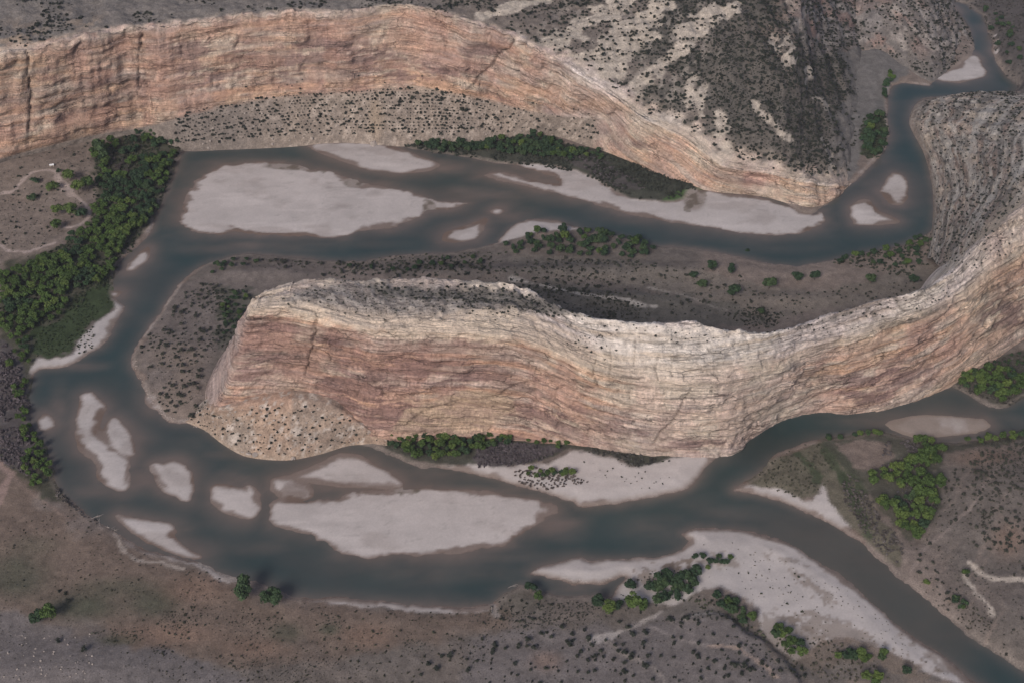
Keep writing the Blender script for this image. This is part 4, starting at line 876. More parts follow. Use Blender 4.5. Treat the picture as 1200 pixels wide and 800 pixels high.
# ------------------------------------------------------------------ cottonwoods
def px_of(P, z=3.0): return proj(P[:, 0], P[:, 1], np.full(len(P), z))
GROVES = [ # outline, spacing, size, key mix, label, group
 ([(108,185),(125,172),(150,165),(160,152),(175,150),(215,156),(214,172),(204,190),(196,212),(188,232),(181,250),(172,262),(160,275),(148,285),(140,300),(132,318),(122,330),(108,338),(90,345),(82,352),(78,366),(60,380),(42,386),(34,395),(30,410),(12,400),(0,380),(0,325),(22,318),(40,312),(66,292),(80,280),(102,268),(110,250),(116,225),(114,200)], 9.3, (.85, 1.35), .62,
   'leafy cottonwood in the dense grove on the left bank', 'cottonwoods in the left bank grove'),
 ([(16,400),(34,405),(38,418),(36,450),(37,480),(46,515),(58,535),(62,560),(70,572),(55,580),(40,575),(28,560),(30,530),(24,500),(14,470),(10,440)], 9.0, (.6, 1.05), .8,
   'green cottonwood in the strip between the left river bend and the purple brush', 'cottonwoods in the strip along the left bend'),
 ([(1066,517),(1090,519),(1104,524),(1102,556),(1098,590),(1085,618),(1074,632),(1062,632),(1050,615),(1040,604),(1030,597),(1020,578),(1013,560),(1037,553),(1060,546),(1072,538),(1078,528)], 9.0, (.95, 1.4), .6,
   'green cottonwood in the grove on the right bank above the tributary', 'cottonwoods in the right bank grove'),
 ([(1012,148),(1022,136),(1036,132),(1041,145),(1040,165),(1032,184),(1012,180)], 9.5, (.95, 1.45), .25,
   'dark leafy tree in the small grove beside the upper right river', 'trees in the upper right grove'),
 ([(1033,100),(1038,90),(1048,86),(1048,92),(1040,108),(1034,125)], 9, (.8, 1.2), .3, 'dark leafy tree in the line north of the upper right grove', 'trees north of the upper right grove'),
]
nC = 0; CW = []
for poly, spc, (s0, s1), fb, lab, grp in GROVES:
    P = dry_ok(in_poly_pts(poly, spc), 1)
    fx, fy = px_of(P); dens = fbm(P[:, 0]/30, P[:, 1]/30, 3, 601); kindn = fbm(P[:, 0]/40+5, P[:, 1]/40, 3, 602)
    for (x, y), ax, ay, dn, kn in zip(P, fx, fy, dens, kindn):
        if dn < .30: continue
        low = ay > 280 or 'right' in lab
        br = kn < (fb*.55+.18*(ay > 240)+.12)
        z = float(gz(x, y))
        if ay > 170 and 128 < ax < 150 and 185 < ay < 205: plant('bare_tree', 'brush', x, y, z, random.uniform(1.2, 1.6), 'grey leafless tree among the green crowns of the left grove', 'tree', 'leafless trees in the left grove'); continue
        CW.append((x, y, z, random.uniform(s0, s1)*.92, 'bright' if br else 'dark', lab, grp))
CW.sort(key=lambda t: -(t[3]/math.sqrt(t[0]**2+t[1]**2+CAMZ**2))*(1 if abs(t[0]) < .364*(t[1]*cp+CAMZ*sp) else 0))
for x, y, z, s_, k_, lab, grp in CW[:265]: plant('cottonwood_tree', k_, x, y, z, s_, lab, 'cottonwood', grp)
def crown_mass(L):
    Vs, Cs, Fs, o = [], [], [], 0
    for x, y, z, s_, k_, lab, grp in L:
        me = random.choice(PROTO[k_])[0]; v = np.empty(len(me.vertices)*3, np.float32); me.vertices.foreach_get('co', v); v = v.reshape(-1, 4, 3)[::2]
        c_ = v.mean(1, keepdims=True); v = (c_+(v-c_)*1.3).reshape(-1, 3); a = random.random()*6.28; ca, sa = math.cos(a), math.sin(a)
        v = np.stack([v[:, 0]*ca-v[:, 1]*sa, v[:, 0]*sa+v[:, 1]*ca, v[:, 2]], 1)*s_+np.array((x, y, z))
        base = np.array((.066, .106, .030) if k_ == 'bright' else (.036, .064, .032))*random.uniform(.75, 1.35)
        Vs.append(v); Cs.append(np.tile(base, (len(v), 1))); Fs.append(np.arange(len(v)).reshape(-1, 4)+o); o += len(v)
    tag(mesh_obj('cottonwood_grove', np.concatenate(Vs), np.concatenate(Fs), MATS['scrub_mat'], np.concatenate(Cs), smooth=False), kind='stuff')
print('cottonwoods in groves', len(CW)); crown_mass(CW[265:])
def P3(pxx, pyy, z=3.0):
    x, y = unproj(pxx, pyy, z); zz = float(gz(float(x), float(y))); x, y = unproj(pxx, pyy, zz); return float(x), float(y), float(gz(float(x), float(y)))
SINGLE = [ # px, py of the foot, crown width in px, kind, label
 (284,700,27,'dark','larger dark cottonwood of the pair on the near river bank'), (318,706,24,'dark','smaller dark cottonwood, right of the pair on the near bank'),
 (43,729,17,'dark','dark bush, left half of the green clump in the lower left meadow'), (59,727,17,'bright','bright green bush, right half of the clump in the lower left meadow'),
 (622,694,14,'dark','single green tree at the west end of the backwater'), (631,703,11,'bright','light green bush just below the tree at the backwater'),
 (700,710,15,'dark','green tree on the bank south of the dark backwater pool'), (713,717,16,'bright','bright green bush below the pool, beside a darker tree'), (726,714,13,'dark','small tree east of the bright bush below the pool'),
 (741,713,18,'bright','pale green bushy tree on the bank between pool and great thicket'), (752,714,14,'bright','small bright tree just west of the great dark thicket'),
 (739,689,13,'dark','oval green bush on the white sand north of the bank thicket, western one'), (762,691,13,'dark','oval green bush on the white sand north of the bank thicket, eastern one'),
 (834,316,11,'dark','round tree in the meadow nearest the river, behind the fin'), (812,326,10,'dark','small tree left of the round tree in the inner meadow'), (822,337,11,'dark','forked small tree below the pair in the inner meadow'),
 (855,320,12,'dark','dark tree right of the round tree in the inner meadow'), (901,338,15,'dark','large lone tree in the middle of the inner meadow'), (858,348,15,'dark','wide lone tree standing closest to the fin top in the meadow'),
 (934,330,13,'dark','tree in the inner meadow, left of two near the river'), (954,328,11,'dark','tree in the inner meadow, right of two near the river'), (1020,332,13,'dark','lone dark tree below the bank thicket in the inner meadow'),
 (1070,333,11,'dark','easternmost tree of the inner meadow near the rock slope'), (892,368,8,'dark','small dark tree close behind the fin crest'), (875,294,7,'bush','small bush at the river edge beside the inner meadow'),
 (69,202,7,'bush','small round bush near the white hut'), (82,212,13,'bright','round green tree beside the campground road'), (92,228,15,'bright','light green tree inside the road bend'), (104,224,14,'bright','green tree at the edge of the grove by the road bend'),
 (68,252,12,'bright','green tree at the lower end of the campground'), (84,255,15,'bright','bright tree at the southern turn of the road'), (97,256,13,'dark','dark tree at the tip of the road turn'), (62,223,15,'gbush','greyish green bush within the road loop'),
 (42,214,12,'bush','dark bush on the north side of the road loop'), (38,235,13,'bush','lone grey green bush on the flat below the road'), (68,270,13,'bright','green tree where the road meets the grove'), (118,187,20,'dark','big dark tree at the north west corner of the grove'),
 (1131,672,10,'gbush','bright green shrub at the head of the white ledge'), (1085,684,9,'gbush','green shrub on the right bank below the path'), (650,480,1,'bush',None),
]
for i, (a, b_, wpx, k, lab) in enumerate(SINGLE):
    if lab is None: continue
    x, y, z = P3(a, b_); dd = y*cp-(z-CAMZ)*sp
    wm = wpx*dd/FPX; base = {'bright': 10.5, 'dark': 10.5, 'bush': 4.8, 'gbush': 4.8}[k]
    cat = 'bush' if ('bush' in lab or 'shrub' in lab) else 'tree'
    plant('bush' if cat == 'bush' else 'cottonwood_tree', k, x, y, z, wm/base*1.25, lab, cat)
# thickets of larger bushes: outlines with spacing; individuals
THICK = [
 ([(762,684),(775,678),(800,676),(812,670),(818,682),(812,700),(790,710),(768,712)], 8.5, (.75,1.1), 'dark', 'dark tree in the thick clump on the sandy near bank'),
 ([(845,700),(858,708),(876,715),(886,735),(880,742),(862,728),(845,715),(834,705)], 8, (.6,.9), 'dark', 'tree in the dark band climbing between sand flat and gravel terrace'),
 ([(904,736),(925,742),(945,762),(950,775),(935,775),(920,762),(902,745)], 9, (.6,.9), 'bright', 'green bush west of the dry gully on the lower right sand'),
 ([(976,770),(995,764),(1018,768),(1012,780),(985,780)], 7, (.5,.8), 'bright', 'bush of the green clump midway along the lower right sand'),
 ([(1024,775),(1030,768),(1042,765),(1038,775)], 7, (.5,.75), 'bright', 'bush in the small clump east of the middle one on the lower right sand'),
 ([(1054,788),(1065,780),(1075,782),(1066,796)], 8, (.6,.8), 'bright', 'bush in the last clump before the river at the lower right'),
 ([(1012,796),(1022,786),(1032,790),(1026,805),(1012,805)], 8, (.6,.8), 'bright', 'bush in the clump at the bottom edge on the lower right sand'),
 ([(812,655),(830,654),(862,656),(858,662),(830,662),(814,660)], 7, (.45,.65), 'dark', 'low tree in the dark row on the open sand flat'),
 ([(816,664),(834,664),(830,669),(816,669)], 7, (.4,.5), 'dark', 'bush just below the dark row on the sand flat'),
 ([(970,512),(990,509),(1031,506),(1032,511),(1000,516),(972,518)], 8, (.45,.65), 'bright', 'green bush lining the bank of the right hand channel'),
 ([(1127,515),(1160,513),(1210,505),(1210,514),(1160,522),(1127,522)], 8, (.45,.65), 'bright', 'green bush lining the bank at the right edge'),
 ([(1118,450),(1132,440),(1160,436),(1195,440),(1200,458),(1178,472),(1160,472),(1138,460)], 8.5, (.6,.95), 'bright', 'green tree on the flat between the fin and the right channel'),
 ([(1150,428),(1170,423),(1200,412),(1215,415),(1210,430),(1170,435)], 9, (.4,.6), 'bush', 'scrubby bush under the foot of the fin at the right edge'),
 ([(445,511),(480,513),(560,511),(600,514),(596,524),(560,530),(520,541),(490,540),(458,525)], 7.5, (.5,.8), 'bright', 'leafy tree in the green belt at the foot of the fin'),
 ([(620,517),(668,521),(668,527),(640,526),(622,523)], 8, (.4,.6), 'bright', 'green bush at the east end of the belt below the fin'),
 ([(618,553),(640,551),(668,553),(672,562),(650,564),(622,562)], 6.5, (.4,.6), 'bright', 'green bush on the brown hummock in the sand below the fin'),
 ([(480,173),(500,168),(560,168),(600,166),(620,160),(648,165),(670,176),(690,186),(660,190),(610,184),(560,180),(520,178)], 8.5, (.6,.95), 'dark', 'dark leafy tree in the west half of the far bank thicket'),
 ([(676,176),(700,180),(716,188),(700,190),(680,186)], 10, (.5,.7), 'dark', 'dark tree under the cliff edge on the far bank'),
 ([(590,292),(600,280),(640,272),(662,270),(700,272),(740,280),(772,292),(760,302),(740,308),(700,303),(650,301),(600,300)], 12.5, (.6,1.05), 'dark', 'dark tree in the belt between the far channel and the inner meadow'),
 ([(962,306),(990,302),(1020,297),(1060,285),(1090,272),(1098,285),(1096,300),(1062,318),(1030,314),(990,310)], 13, (.5,.85), 'dark', 'dark tree in the thicket by the river bend beneath the dip slope'),
 ([(405,315),(440,312),(480,310),(520,305),(560,302),(570,318),(480,322),(420,322)], 19, (.4,.7), 'dark', 'dark bush on the flat behind the west part of the fin'),
 ([(240,318),(250,307),(275,302),(300,304),(315,303),(300,312),(275,322),(250,330)], 13, (.4,.75), 'dark', 'dark bush near the river on the west lobe of the inner flat'),
 ([(264,345),(290,342),(292,356),(284,375),(272,395),(260,400),(258,375)], 8.5, (.35,.6), 'dark', 'dark bush in the shaded hollow beside the west end of the fin'),
 ([(243,480),(262,482),(272,500),(262,505),(248,495)], 6.5, (.3,.5), 'dark', 'dark bush at the western foot of the talus apron'),
 ([(1150,10),(1185,40),(1195,100),(1180,85),(1168,60)], 17, (.5,.9), 'dark', 'dark tree along the bank at the upper right corner'),
 ([(1112,700),(1128,705),(1135,725),(1120,722)], 8, (.4,.65), 'dark', 'dark bush in the gully beside the lower right bank'),
]
for poly, spc, (s0, s1), k, lab in THICK:
    P = dry_ok(in_poly_pts(poly, spc), .8)
    kk = 1.9 if k in ('bush', 'gbush') else 1.0
    for x, y in P:
        z = float(gz(x, y)); key = k
        if k == 'dark' and random.random() < .12: key = 'bright'
        if k == 'bright' and random.random() < .25: key = 'dark'
        tree = 'tree' in lab.split(' of ')[0]
        plant('small_tree' if tree else 'bush', key, x, y, z, random.uniform(s0, s1)*kk*1.3, lab, 'tree' if tree else 'bush', lab.replace('tree in', 'trees in').replace('bush of', 'bushes of'), parts=s1 > .8)
# ---- purple and grey brush (countless stems): stuff
BR = [([(185,725),(215,718),(232,728),(222,740),(190,738)], 3.2, (.085,.085,.065), .55), ([(105,742),(135,738),(170,742),(185,750),(150,757),(118,752)], 3.2, (.075,.078,.06), .7), ([(180,755),(200,762),(192,772),(178,768)], 3.6, (.06,.06,.05), .9), ([(270,762),(305,758),(320,775),(300,795),(270,785)], 4.2, (.085,.082,.07), .6), ([(330,775),(380,770),(400,782),(360,800),(320,800)], 3.6, (.075,.074,.064), .6), ([(375,718),(398,722),(400,738),(380,730)], 4, (.07,.07,.055), .8), ([(470,750),(500,748),(500,762),(472,765)], 3.6, (.07,.07,.06), .7), ([(590,715),(680,705),(700,715),(650,735),(590,730)], 3.8, (.075,.073,.062), .9),
      ([(0,408),(16,412),(30,440),(33,470),(40,510),(50,535),(36,560),(20,552),(0,535)], 4.2, (.11,.092,.10), 2.3), ([(66,568),(80,580),(104,600),(120,612),(112,614),(84,596),(62,578)], 3.6, (.12,.105,.10), 1.8),
      ([(140,640),(225,668),(262,684),(225,682),(160,662)], 7, (.07,.065,.06), .9), ([(560,528),(600,520),(660,530),(640,539),(600,547),(560,547)], 3.6, (.095,.08,.088), 1.7), ([(670,526),(760,534),(790,540),(745,548),(715,536)], 3.8, (.07,.066,.062), 1.7),
      ([(600,553),(630,549),(690,556),(688,566),(640,574),(610,566)], 3.8, (.115,.095,.088), 1.4), ([(465,170),(510,164),(570,164),(600,162),(650,165),(690,178),(740,192),(820,215),(800,230),(771,234),(735,231),(712,218),(680,202),(600,191),(540,182),(484,175)], 3.9, (.048,.052,.042), 2.2),
      ([(650,180),(690,186),(735,208),(755,222),(735,225),(712,215),(680,200)], 5, (.09,.078,.084), 1.9), ([(985,548),(1010,570),(1030,605),(1058,640),(1054,662),(1035,650),(1010,622),(990,590)], 3.6, (.105,.092,.088), 1.6), ([(870,566),(929,526),(958,520),(980,550),(960,575),(935,583),(900,572)], 5.2, (.08,.078,.058), 1.2),
      ([(1040,518),(1075,518),(1078,540),(1050,555),(1030,545)], 4, (.10,.088,.09), 1.9), ([(1060,560),(1095,560),(1092,600),(1060,625),(1045,600)], 4.5, (.095,.085,.09), 1.9), ([(40,390),(80,372),(108,342),(128,332),(130,350),(96,392),(84,412),(45,418)], 4.4, (.040,.056,.028), 1.2),
      ([(550,720),(640,700),(720,712),(700,735),(620,745),(560,735)], 4.6, (.085,.082,.07), .8), ([(230,160),(380,160)], 0, 0, 0), ([(905,750),(960,748),(1010,765),(1060,795),(960,800),(930,785)], 5, (.09,.085,.065), 1.2), ([(780,700),(860,708),(890,735),(900,758),(870,735),(820,716)], 4.6, (.075,.08,.055), 1.3),
      ([(745,682),(765,670),(812,668),(810,676),(775,684)], 4, (.11,.10,.085), 1.0), ([(1100,700),(1135,705),(1165,745),(1130,735)], 4.5, (.075,.07,.055), 1.2), ([(975,300),(1090,270),(1098,300),(1065,325),(1030,320),(985,312)], 6, (.05,.055,.042), 2.0), ([(600,302),(760,312),(740,316),(620,308)], 9, (.06,.06,.05), 1.6), ([(400,310),(480,305),(560,302),(640,318),(760,330),(640,333),(560,322),(430,326)], 8, (.055,.058,.046), 1.7), ([(380,303),(570,296),(600,300),(420,312)], 7, (.055,.06,.042), 1.5), ([(640,340),(760,360),(760,375),(690,372)], 6.5, (.075,.072,.06), 1.2), ([(850,368),(900,362),(915,380),(880,388)], 5, (.055,.056,.048), 1.6),
      ([(1010,140),(1040,132),(1042,165),(1030,186),(1008,182)], 5, (.045,.055,.035), 2.0), ([(1115,446),(1160,425),(1210,412),(1215,455),(1180,475),(1140,462)], 4.4, (.075,.068,.062), 1.7), ([(252,342),(292,338),(292,360),(275,398),(262,415),(250,395),(260,372)], 6.5, (.055,.06,.048), 1.9),
      ([(1115,0),(1200,-20),(1230,120),(1190,110),(1165,60)], 7, (.07,.066,.062), 1.8), ([(110,190),(160,155),(215,160),(200,215),(170,265),(130,330),(60,380),(0,385),(0,330),(66,292),(108,262)], 5, (.05,.058,.036), 2.0)]
for poly, spc, c_, sz in BR:
    if spc == 0: continue
    P = dry_ok(in_poly_pts(poly, spc), .5); n_ = len(P)
    if n_ == 0: continue
    keep = fbm(P[:, 0]/18, P[:, 1]/18, 3, 610) > .38; P = P[keep]; n_ = len(P)
    cols = np.array(c_)[None]*(1+.25*rng.normal(size=(n_, 1))*.5)
    stuff('brush', np.column_stack([P, gz(P[:, 0], P[:, 1])]), sz*rng.uniform(.6, 1.3, n_), cols, squash=.9)

# ------------------------------------------------------------------ scattered shrubs and junipers over ground and slopes
CAND = []   # (x,y,z,size,label key)
def area_pick(F_pts, dens, num):
    """random vertices of a surface, weighted by area and density"""
    G = F_pts; du = np.linalg.norm(np.gradient(G, axis=1), axis=2); dv = np.linalg.norm(np.gradient(G, axis=0), axis=2)
    p = (du*dv*dens).ravel(); p /= p.sum()
    idx = rng.choice(p.size, min(num, (p > 0).sum()), replace=False, p=p)
    return G.reshape(-1, 3)[idx]
def poisson_thin(P, r):
    cells = {}; out = []
    for i, p in enumerate(P):
        key = (int(p[0]//r), int(p[1]//r)); ok = True
        for dx in (-1, 0, 1):
            for dy in (-1, 0, 1):
                for q in cells.get((key[0]+dx, key[1]+dy), ()):
                    if (q[0]-p[0])**2+(q[1]-p[1])**2 < r*r: ok = False
        if ok: cells.setdefault(key, []).append(p); out.append(i)
    return P[out]
JUN = []
def jun(P, s0, s1, region):
    for p in P: JUN.append((p[0], p[1], p[2], s0*.8+(s1*1.15-s0*.8)*random.random()**1.7, region))
d = nwpack
hill = ss(5.1, 5.6, d['VI'])*(d['py'] > -45)
cl = ss(.42,.58,fbm(d['U']/40, d['V']/40, 4, 701))
rightd = ss(560, 700, d['px'])
rib = ss(.36,.56,fbm((d['U']*.8+d['V']*.6)/90, (d['V']*.8-d['U']*.6)/13, 4, 706))
dens = hill*(1-.96*d['pale'])*(rightd*(.10+.45*cl+.45*rib+.35*ss(790,860,d['px']))+(1-rightd)*cl*blobs(d['px'], d['py'], [(50,30,110,26,.5),(170,18,40,10,.3),(270,0,60,10,.4),(330,3,60,8,.35),(500,10,120,24,.8),(570,20,90,30,1.0),(200,22,60,6,.15)]))
dens = dens*(1-.5*d['ur'])*(1-.97*d['fan'])*(1-.6*d['rr'])
jun(poisson_thin(area_pick(d['G'], dens, 12500), 3.1), 1.1, 3.0, 'hill')
dens = (ss(1.15,1.3,d['VI'])*(1-ss(1.95,2.1,d['VI'])))*(d['px'] > 205)*(d['px'] < 700)*(.14+.86*ss(.42,.58,fbm(d['U']/22, d['V']/60, 4, 705)))
jun(poisson_thin(area_pick(d['G'], dens, 2600), 3.4), 1.1, 2.8, 'talus')
dens = (ss(2.0,2.2,d['VI'])*(1-ss(2.5,2.7,d['VI'])))*(d['px'] > 280)*(d['px'] < 690)*cl
jun(poisson_thin(area_pick(d['G'], dens, 90), 5.0), 1.0, 1.9, 'talus')
d = dippack
dens = ss(1.15,1.3,d['VI'])*(1-ss(4.6,4.9,d['VI']))*(.25+.75*d['dens'])
jun(poisson_thin(area_pick(d['G'], dens, 4000), 3.4), .9, 2.1, 'dip')
d = redpack
jun(poisson_thin(area_pick(d['G'], ss(1.1,1.2,d['VI'])*(.15+.85*ss(.4,.55,fbm(d['U']/25, d['V']/25, 3, 702))), 2000), 3.4), 1.2, 2.7, 'red')
d = talpack
jun(poisson_thin(area_pick(d['G'], ss(1.1,1.25,d['VI'])*(1-ss(2.8,2.95,d['VI']))*(.15+ss(.4,.6,fbm(d['U']/18, d['V']/18, 3, 707))), 620), 2.8), .7, 1.9, 'apron')
d = finpack
jun(poisson_thin(area_pick(d['G'], d['db']*(d['VI'] < 6.3), 520), 2.6), .9, 1.9, 'band')
jun(poisson_thin(area_pick(d['G'], d['gt']*(d['VI'] < 6.3)*(1-d['db']), 420), 3), .6, 1.3, 'top')
capd = d['top']*(d['VI'] < 6.3)*blobs(d['px'], d['py'], [(800,395,30,7,.6),(690,398,14,5,1),(675,405,20,5,.8),(720,385,40,4,.3),(690,420,14,2.5,1),(590,370,24,6,.8),(945,385,40,5,.9),(1000,370,30,5,.8),(1100,350,40,8,.6),(1060,360,30,6,.6),(710,408,14,4,.7),(1160,290,20,20,.5),(1140,310,20,10,.6),(430,380,60,3,.7),(560,362,50,5,.5),(770,385,20,3,.4)])
jun(poisson_thin(area_pick(d['G'], capd, 420), 2.4), .7, 1.5, 'cap')
# valley floor shrubs: traced areas with spacing
FLOOR = [([(165,410),(190,375),(220,340),(262,335),(262,400),(240,440),(240,480),(255,505),(235,497),(200,488),(175,455)], 6.6, (1.1,2.9), .44, 'west'), ([(300,305),(420,308),(600,302),(600,330),(420,330),(310,318)], 6.5, (1.1,2.9), .46, 'flat'), ([(600,302),(860,320),(900,380),(700,360),(600,330)], 7.6, (1.0,2.7), .46, 'flat'),
   ([(560,330),(620,330),(700,348),(770,366),(770,380),(700,378),(620,345)], 5.2, (1.0,2.2), .38, 'flat'), ([(860,350),(1080,330),(1080,345),(960,366),(880,384)], 7, (.8,2.0), .5, 'flat'), ([(0,160),(110,165),(105,230),(60,285),(0,300)], 11, (.9,2.2), .52, 'camp'),
   ([(620,715),(800,728),(870,735),(950,800),(560,820),(560,745)], 10, (1.2,2.6), .40, 'terrace'), ([(880,790),(940,800),(900,770),(870,745)], 6, (.9,1.8), .3, 'terrace'), ([(1075,640),(1110,560),(1150,520),(1220,510),(1220,800),(1180,770),(1120,722),(1080,690)], 8.2, (1.0,2.4), .50, 'east'), ([(1135,540),(1220,510),(1220,640),(1150,640)], 5.6, (1.0,2.4), .48, 'east'),
   ([(560,700),(640,700),(740,712),(860,728),(860,735),(700,722),(600,722)], 6, (.8,1.7), .44, 'terrace'), ([(760,532),(640,546),(600,548),(700,560),(760,575),(820,555),(800,540)], 8.2, (.5,1.3), .5, 'sand'), ([(860,650),(940,660),(980,700),(930,720),(860,690)], 12, (.6,1.2), .5, 'sand'), ([(230,710),(420,735),(560,745),(560,800),(200,800),(120,740)], 6.0, (.5,1.3), .48, 'meadow'), ([(100,590),(330,700),(560,718),(560,745),(300,740),(80,700),(0,680),(0,600)], 7.5, (.5,1.2), .50, 'meadow'),
   ([(95,385),(110,383),(108,410),(90,415)], 4, (.7,1.4), .3, 'sand'), ([(700,690),(850,700),(860,735),(780,722)], 7, (.8,1.6), .5, 'terrace'), ([(985,110),(1000,110),(1010,150),(990,205),(975,200)], 10, (1.2,2.2), .45, 'fan'), ([(840,600),(860,640),(1000,720),(950,740),(850,690),(800,660)], 22, (.5,.9), .4, 'sand')]
for poly, spc, (s0, s1), th, reg in FLOOR:
    P = dry_ok(in_poly_pts(poly, spc, .48), 3)
    if len(P) == 0: continue
    P = P[fbm(P[:, 0]/34, P[:, 1]/34, 3, 720)+.12*rng.normal(size=len(P)) > th]
    jun(np.column_stack([P, gz(P[:, 0], P[:, 1])]), s0, s1, reg)
for cx, cy, r_ in ((270,467+0,0),(305,755,1),(313,754,1),(280,762,.6),(348,753,1),(378,708+40,1),(437,755,1)): pass
for ax, ay, wp in ((503,779,7),(512,784,8),(494,791,5),(518,770,6),(528,769,8),(548,785,6),(577,762,6),(580,757,7),(578,766,6),(593,761,6),(609,757,6),(619,750,8),(625,761,7),(646,747,6),(668,756,7),(690,748,8),(693,757,6),(690,752,5),(677,770,6),(697,770,6),(706,771,5),(732,765,7),(739,769,8),(725,764,6),(740,744,7),(756,742,7),(736,737,7),(784,725,8),(804,725,8),(754,756,8),(757,781,8),(730,787,6),(733,789,6),(721,786,4),(720,757,5),(789,747,5),(819,755,6),(813,766,7),(818,770,7),(829,773,5),(861,780,9),(858,779,6),(871,781,8),(878,785,8),(849,784,5),(854,793,6),(830,784,5),(68,752,6),(98,763,8),(80,705,6),(76,696,4),(70,693,4)):
    x, y, z = P3(ax, ay); JUN.append((x, y, z, wp*.46, 'near'))
LBL = {'hill': ('dark juniper scattered on the steep hillside above the far wall', 'junipers on the far hillside'), 'talus': ('small juniper on the rubble slope below the far wall', 'junipers on the far rubble slope'), 'dip': ('small juniper on the banded rock slope at the right', 'junipers on the banded rock slope'),
 'red': ('juniper on the reddish hill at the top right', 'junipers on the reddish hill'), 'apron': ('little shrub on the tan rubble apron below the fin', 'shrubs on the rubble apron'), 'band': ('dark shrub in the scrub band on top of the fin', 'shrubs in the dark band on the fin'), 'top': ('tiny shrub on the grey rubble top of the fin', 'shrubs on the grey top of the fin'),
 'cap': ('tiny dark shrub rooted in cracks of the pale rock crest', 'shrubs in cracks of the pale crest'), 'west': ('dark shrub on the flat west of the fin inside the bend', 'shrubs on the flat west of the fin'), 'flat': ('shrub on the grey flat behind the fin', 'shrubs on the flat behind the fin'), 'camp': ('shrub on the flat near the campground road', 'shrubs near the campground road'),
 'terrace': ('dark round shrub on the grey gravel terrace at the bottom', 'shrubs on the gravel terrace'), 'near': ('round near-black juniper dotting the bottom grey slope', 'junipers on the bottom grey slope'), 'east': ('dark shrub on the dry slope at the lower right', 'shrubs on the lower right slope'), 'sand': ('small dark shrub growing on pale river sand', 'shrubs on the river sand'),
 'meadow': ('low sage tuft in the tan foreground meadow', 'sage tufts in the foreground meadow'), 'fan': ('juniper on the grey fan beside the upper right river', 'junipers on the grey fan')}
J = np.array([j[:4] for j in JUN]); REG = [j[4] for j in JUN]
dist = np.sqrt(J[:, 0]**2+J[:, 1]**2+(J[:, 2]-CAMZ)**2); pxx, pyy = proj(J[:, 0], J[:, 1], J[:, 2])
app = J[:, 3]/dist*((pxx > 0) & (pxx < 1200) & (pyy > 0) & (pyy < 800)); order = np.argsort(-app)
jr = np.array([r in ('near', 'hill', 'talus', 'dip', 'red', 'fan') for r in REG])
take = list(order[jr[order]][:290])+list(order[~jr[order]][:290]); ts = set(take)
for i in take:
    lab, grp = LBL[REG[i]]; isj = jr[i]
    plant('juniper_tree' if isj else 'shrub', 'juniper' if isj or REG[i] == 'terrace' else 'sage', J[i, 0], J[i, 1], J[i, 2]-.2, J[i, 3]/2.0, lab, 'juniper' if isj else 'shrub', grp, parts=False)
rest = np.array([i for i in range(len(J)) if i not in ts]); rr = np.array(REG)[rest]
for r_ in sorted(set(rr)):
    ii = rest[rr == r_]; nn = len(ii)
    base = {'meadow': (.07,.068,.05), 'sand': (.05,.058,.036), 'top': (.07,.07,.055), 'flat': (.055,.058,.047), 'east': (.068,.066,.056), 'west': (.055,.058,.047), 'camp': (.055,.058,.045)}.get(r_, (.040,.043,.036))
    stuff('juniper_scrub' if jr[ii[0]] else 'scrub', J[ii, :3], J[ii, 3]*.95, np.tile(np.array(base), (nn, 1)))
print('junipers', len(J), 'stuff', len(rest))

TUFT = [([(0,600),(140,650),(330,705),(600,720),(560,820),(0,820)], 5.5, (.085,.08,.062), .5), ([(300,302),(600,300),(860,318),(900,375),(700,350),(600,330),(300,318)], 5.5, (.08,.078,.062), .6), ([(165,410),(240,315),(262,340),(250,440),(250,500),(190,480)], 5.5, (.08,.078,.06), .6), ([(0,200),(110,170),(105,240),(40,300),(0,320)], 6, (.085,.085,.06), .6), ([(1060,670),(1110,540),(1220,505),(1220,800)], 5, (.08,.078,.065), .6), ([(560,740),(850,725),(930,800),(560,820)], 6, (.085,.08,.07), .5), ([(860,640),(990,690),(1110,790),(930,790),(900,740)], 6, (.12,.11,.08), .5)]
for poly, spc, c_, sz in TUFT:
    P = dry_ok(in_poly_pts(poly, spc, .5), 3); P = P[fbm(P[:, 0]/22, P[:, 1]/22, 4, 730)+.1*rng.normal(size=len(P)) > .5]
    n_ = len(P); stuff('sage_tufts', np.column_stack([P, gz(P[:, 0], P[:, 1])]), sz*rng.uniform(.6, 1.5, n_), np.tile(np.array(c_), (n_, 1)), squash=.8)
# ------------------------------------------------------------------ boulders
BV, BF = ico(2); BM = []
for i in range(5):
    k = 1+.5*(rng.random(len(BV))-.5); T = BV*k[:, None]
    for _ in range(5):
        a = rng.normal(size=3); a /= np.linalg.norm(a); dd = T@a; T = T-np.clip(dd-.62, 0, None)[:, None]*a
    o = mesh_obj('boulder', T*np.array((1.1, .9, .7)), BF, MATS['boulder_mat'], smooth=False); BM.append(o.data); bpy.data.objects.remove(o)
def boulder(x, y, z, s, label, grp=None):
    o = bpy.data.objects.new('boulder', random.choice(BM)); C.objects.link(o); o.location = (x, y, z+s*.15); o.scale = (s*random.uniform(.8, 1.3), s, s*random.uniform(.7, 1.1)); o.rotation_euler = (random.uniform(-.3, .3), random.uniform(-.3, .3), random.random()*6.28)
    tag(o, label, 'boulder', grp)
def snap(d, ax, ay):
    k = np.argmin((d['px']-ax)**2+(d['py']-ay)**2+1e6*((d['VI'] < .95))); return d['G'].reshape(-1, 3)[k]
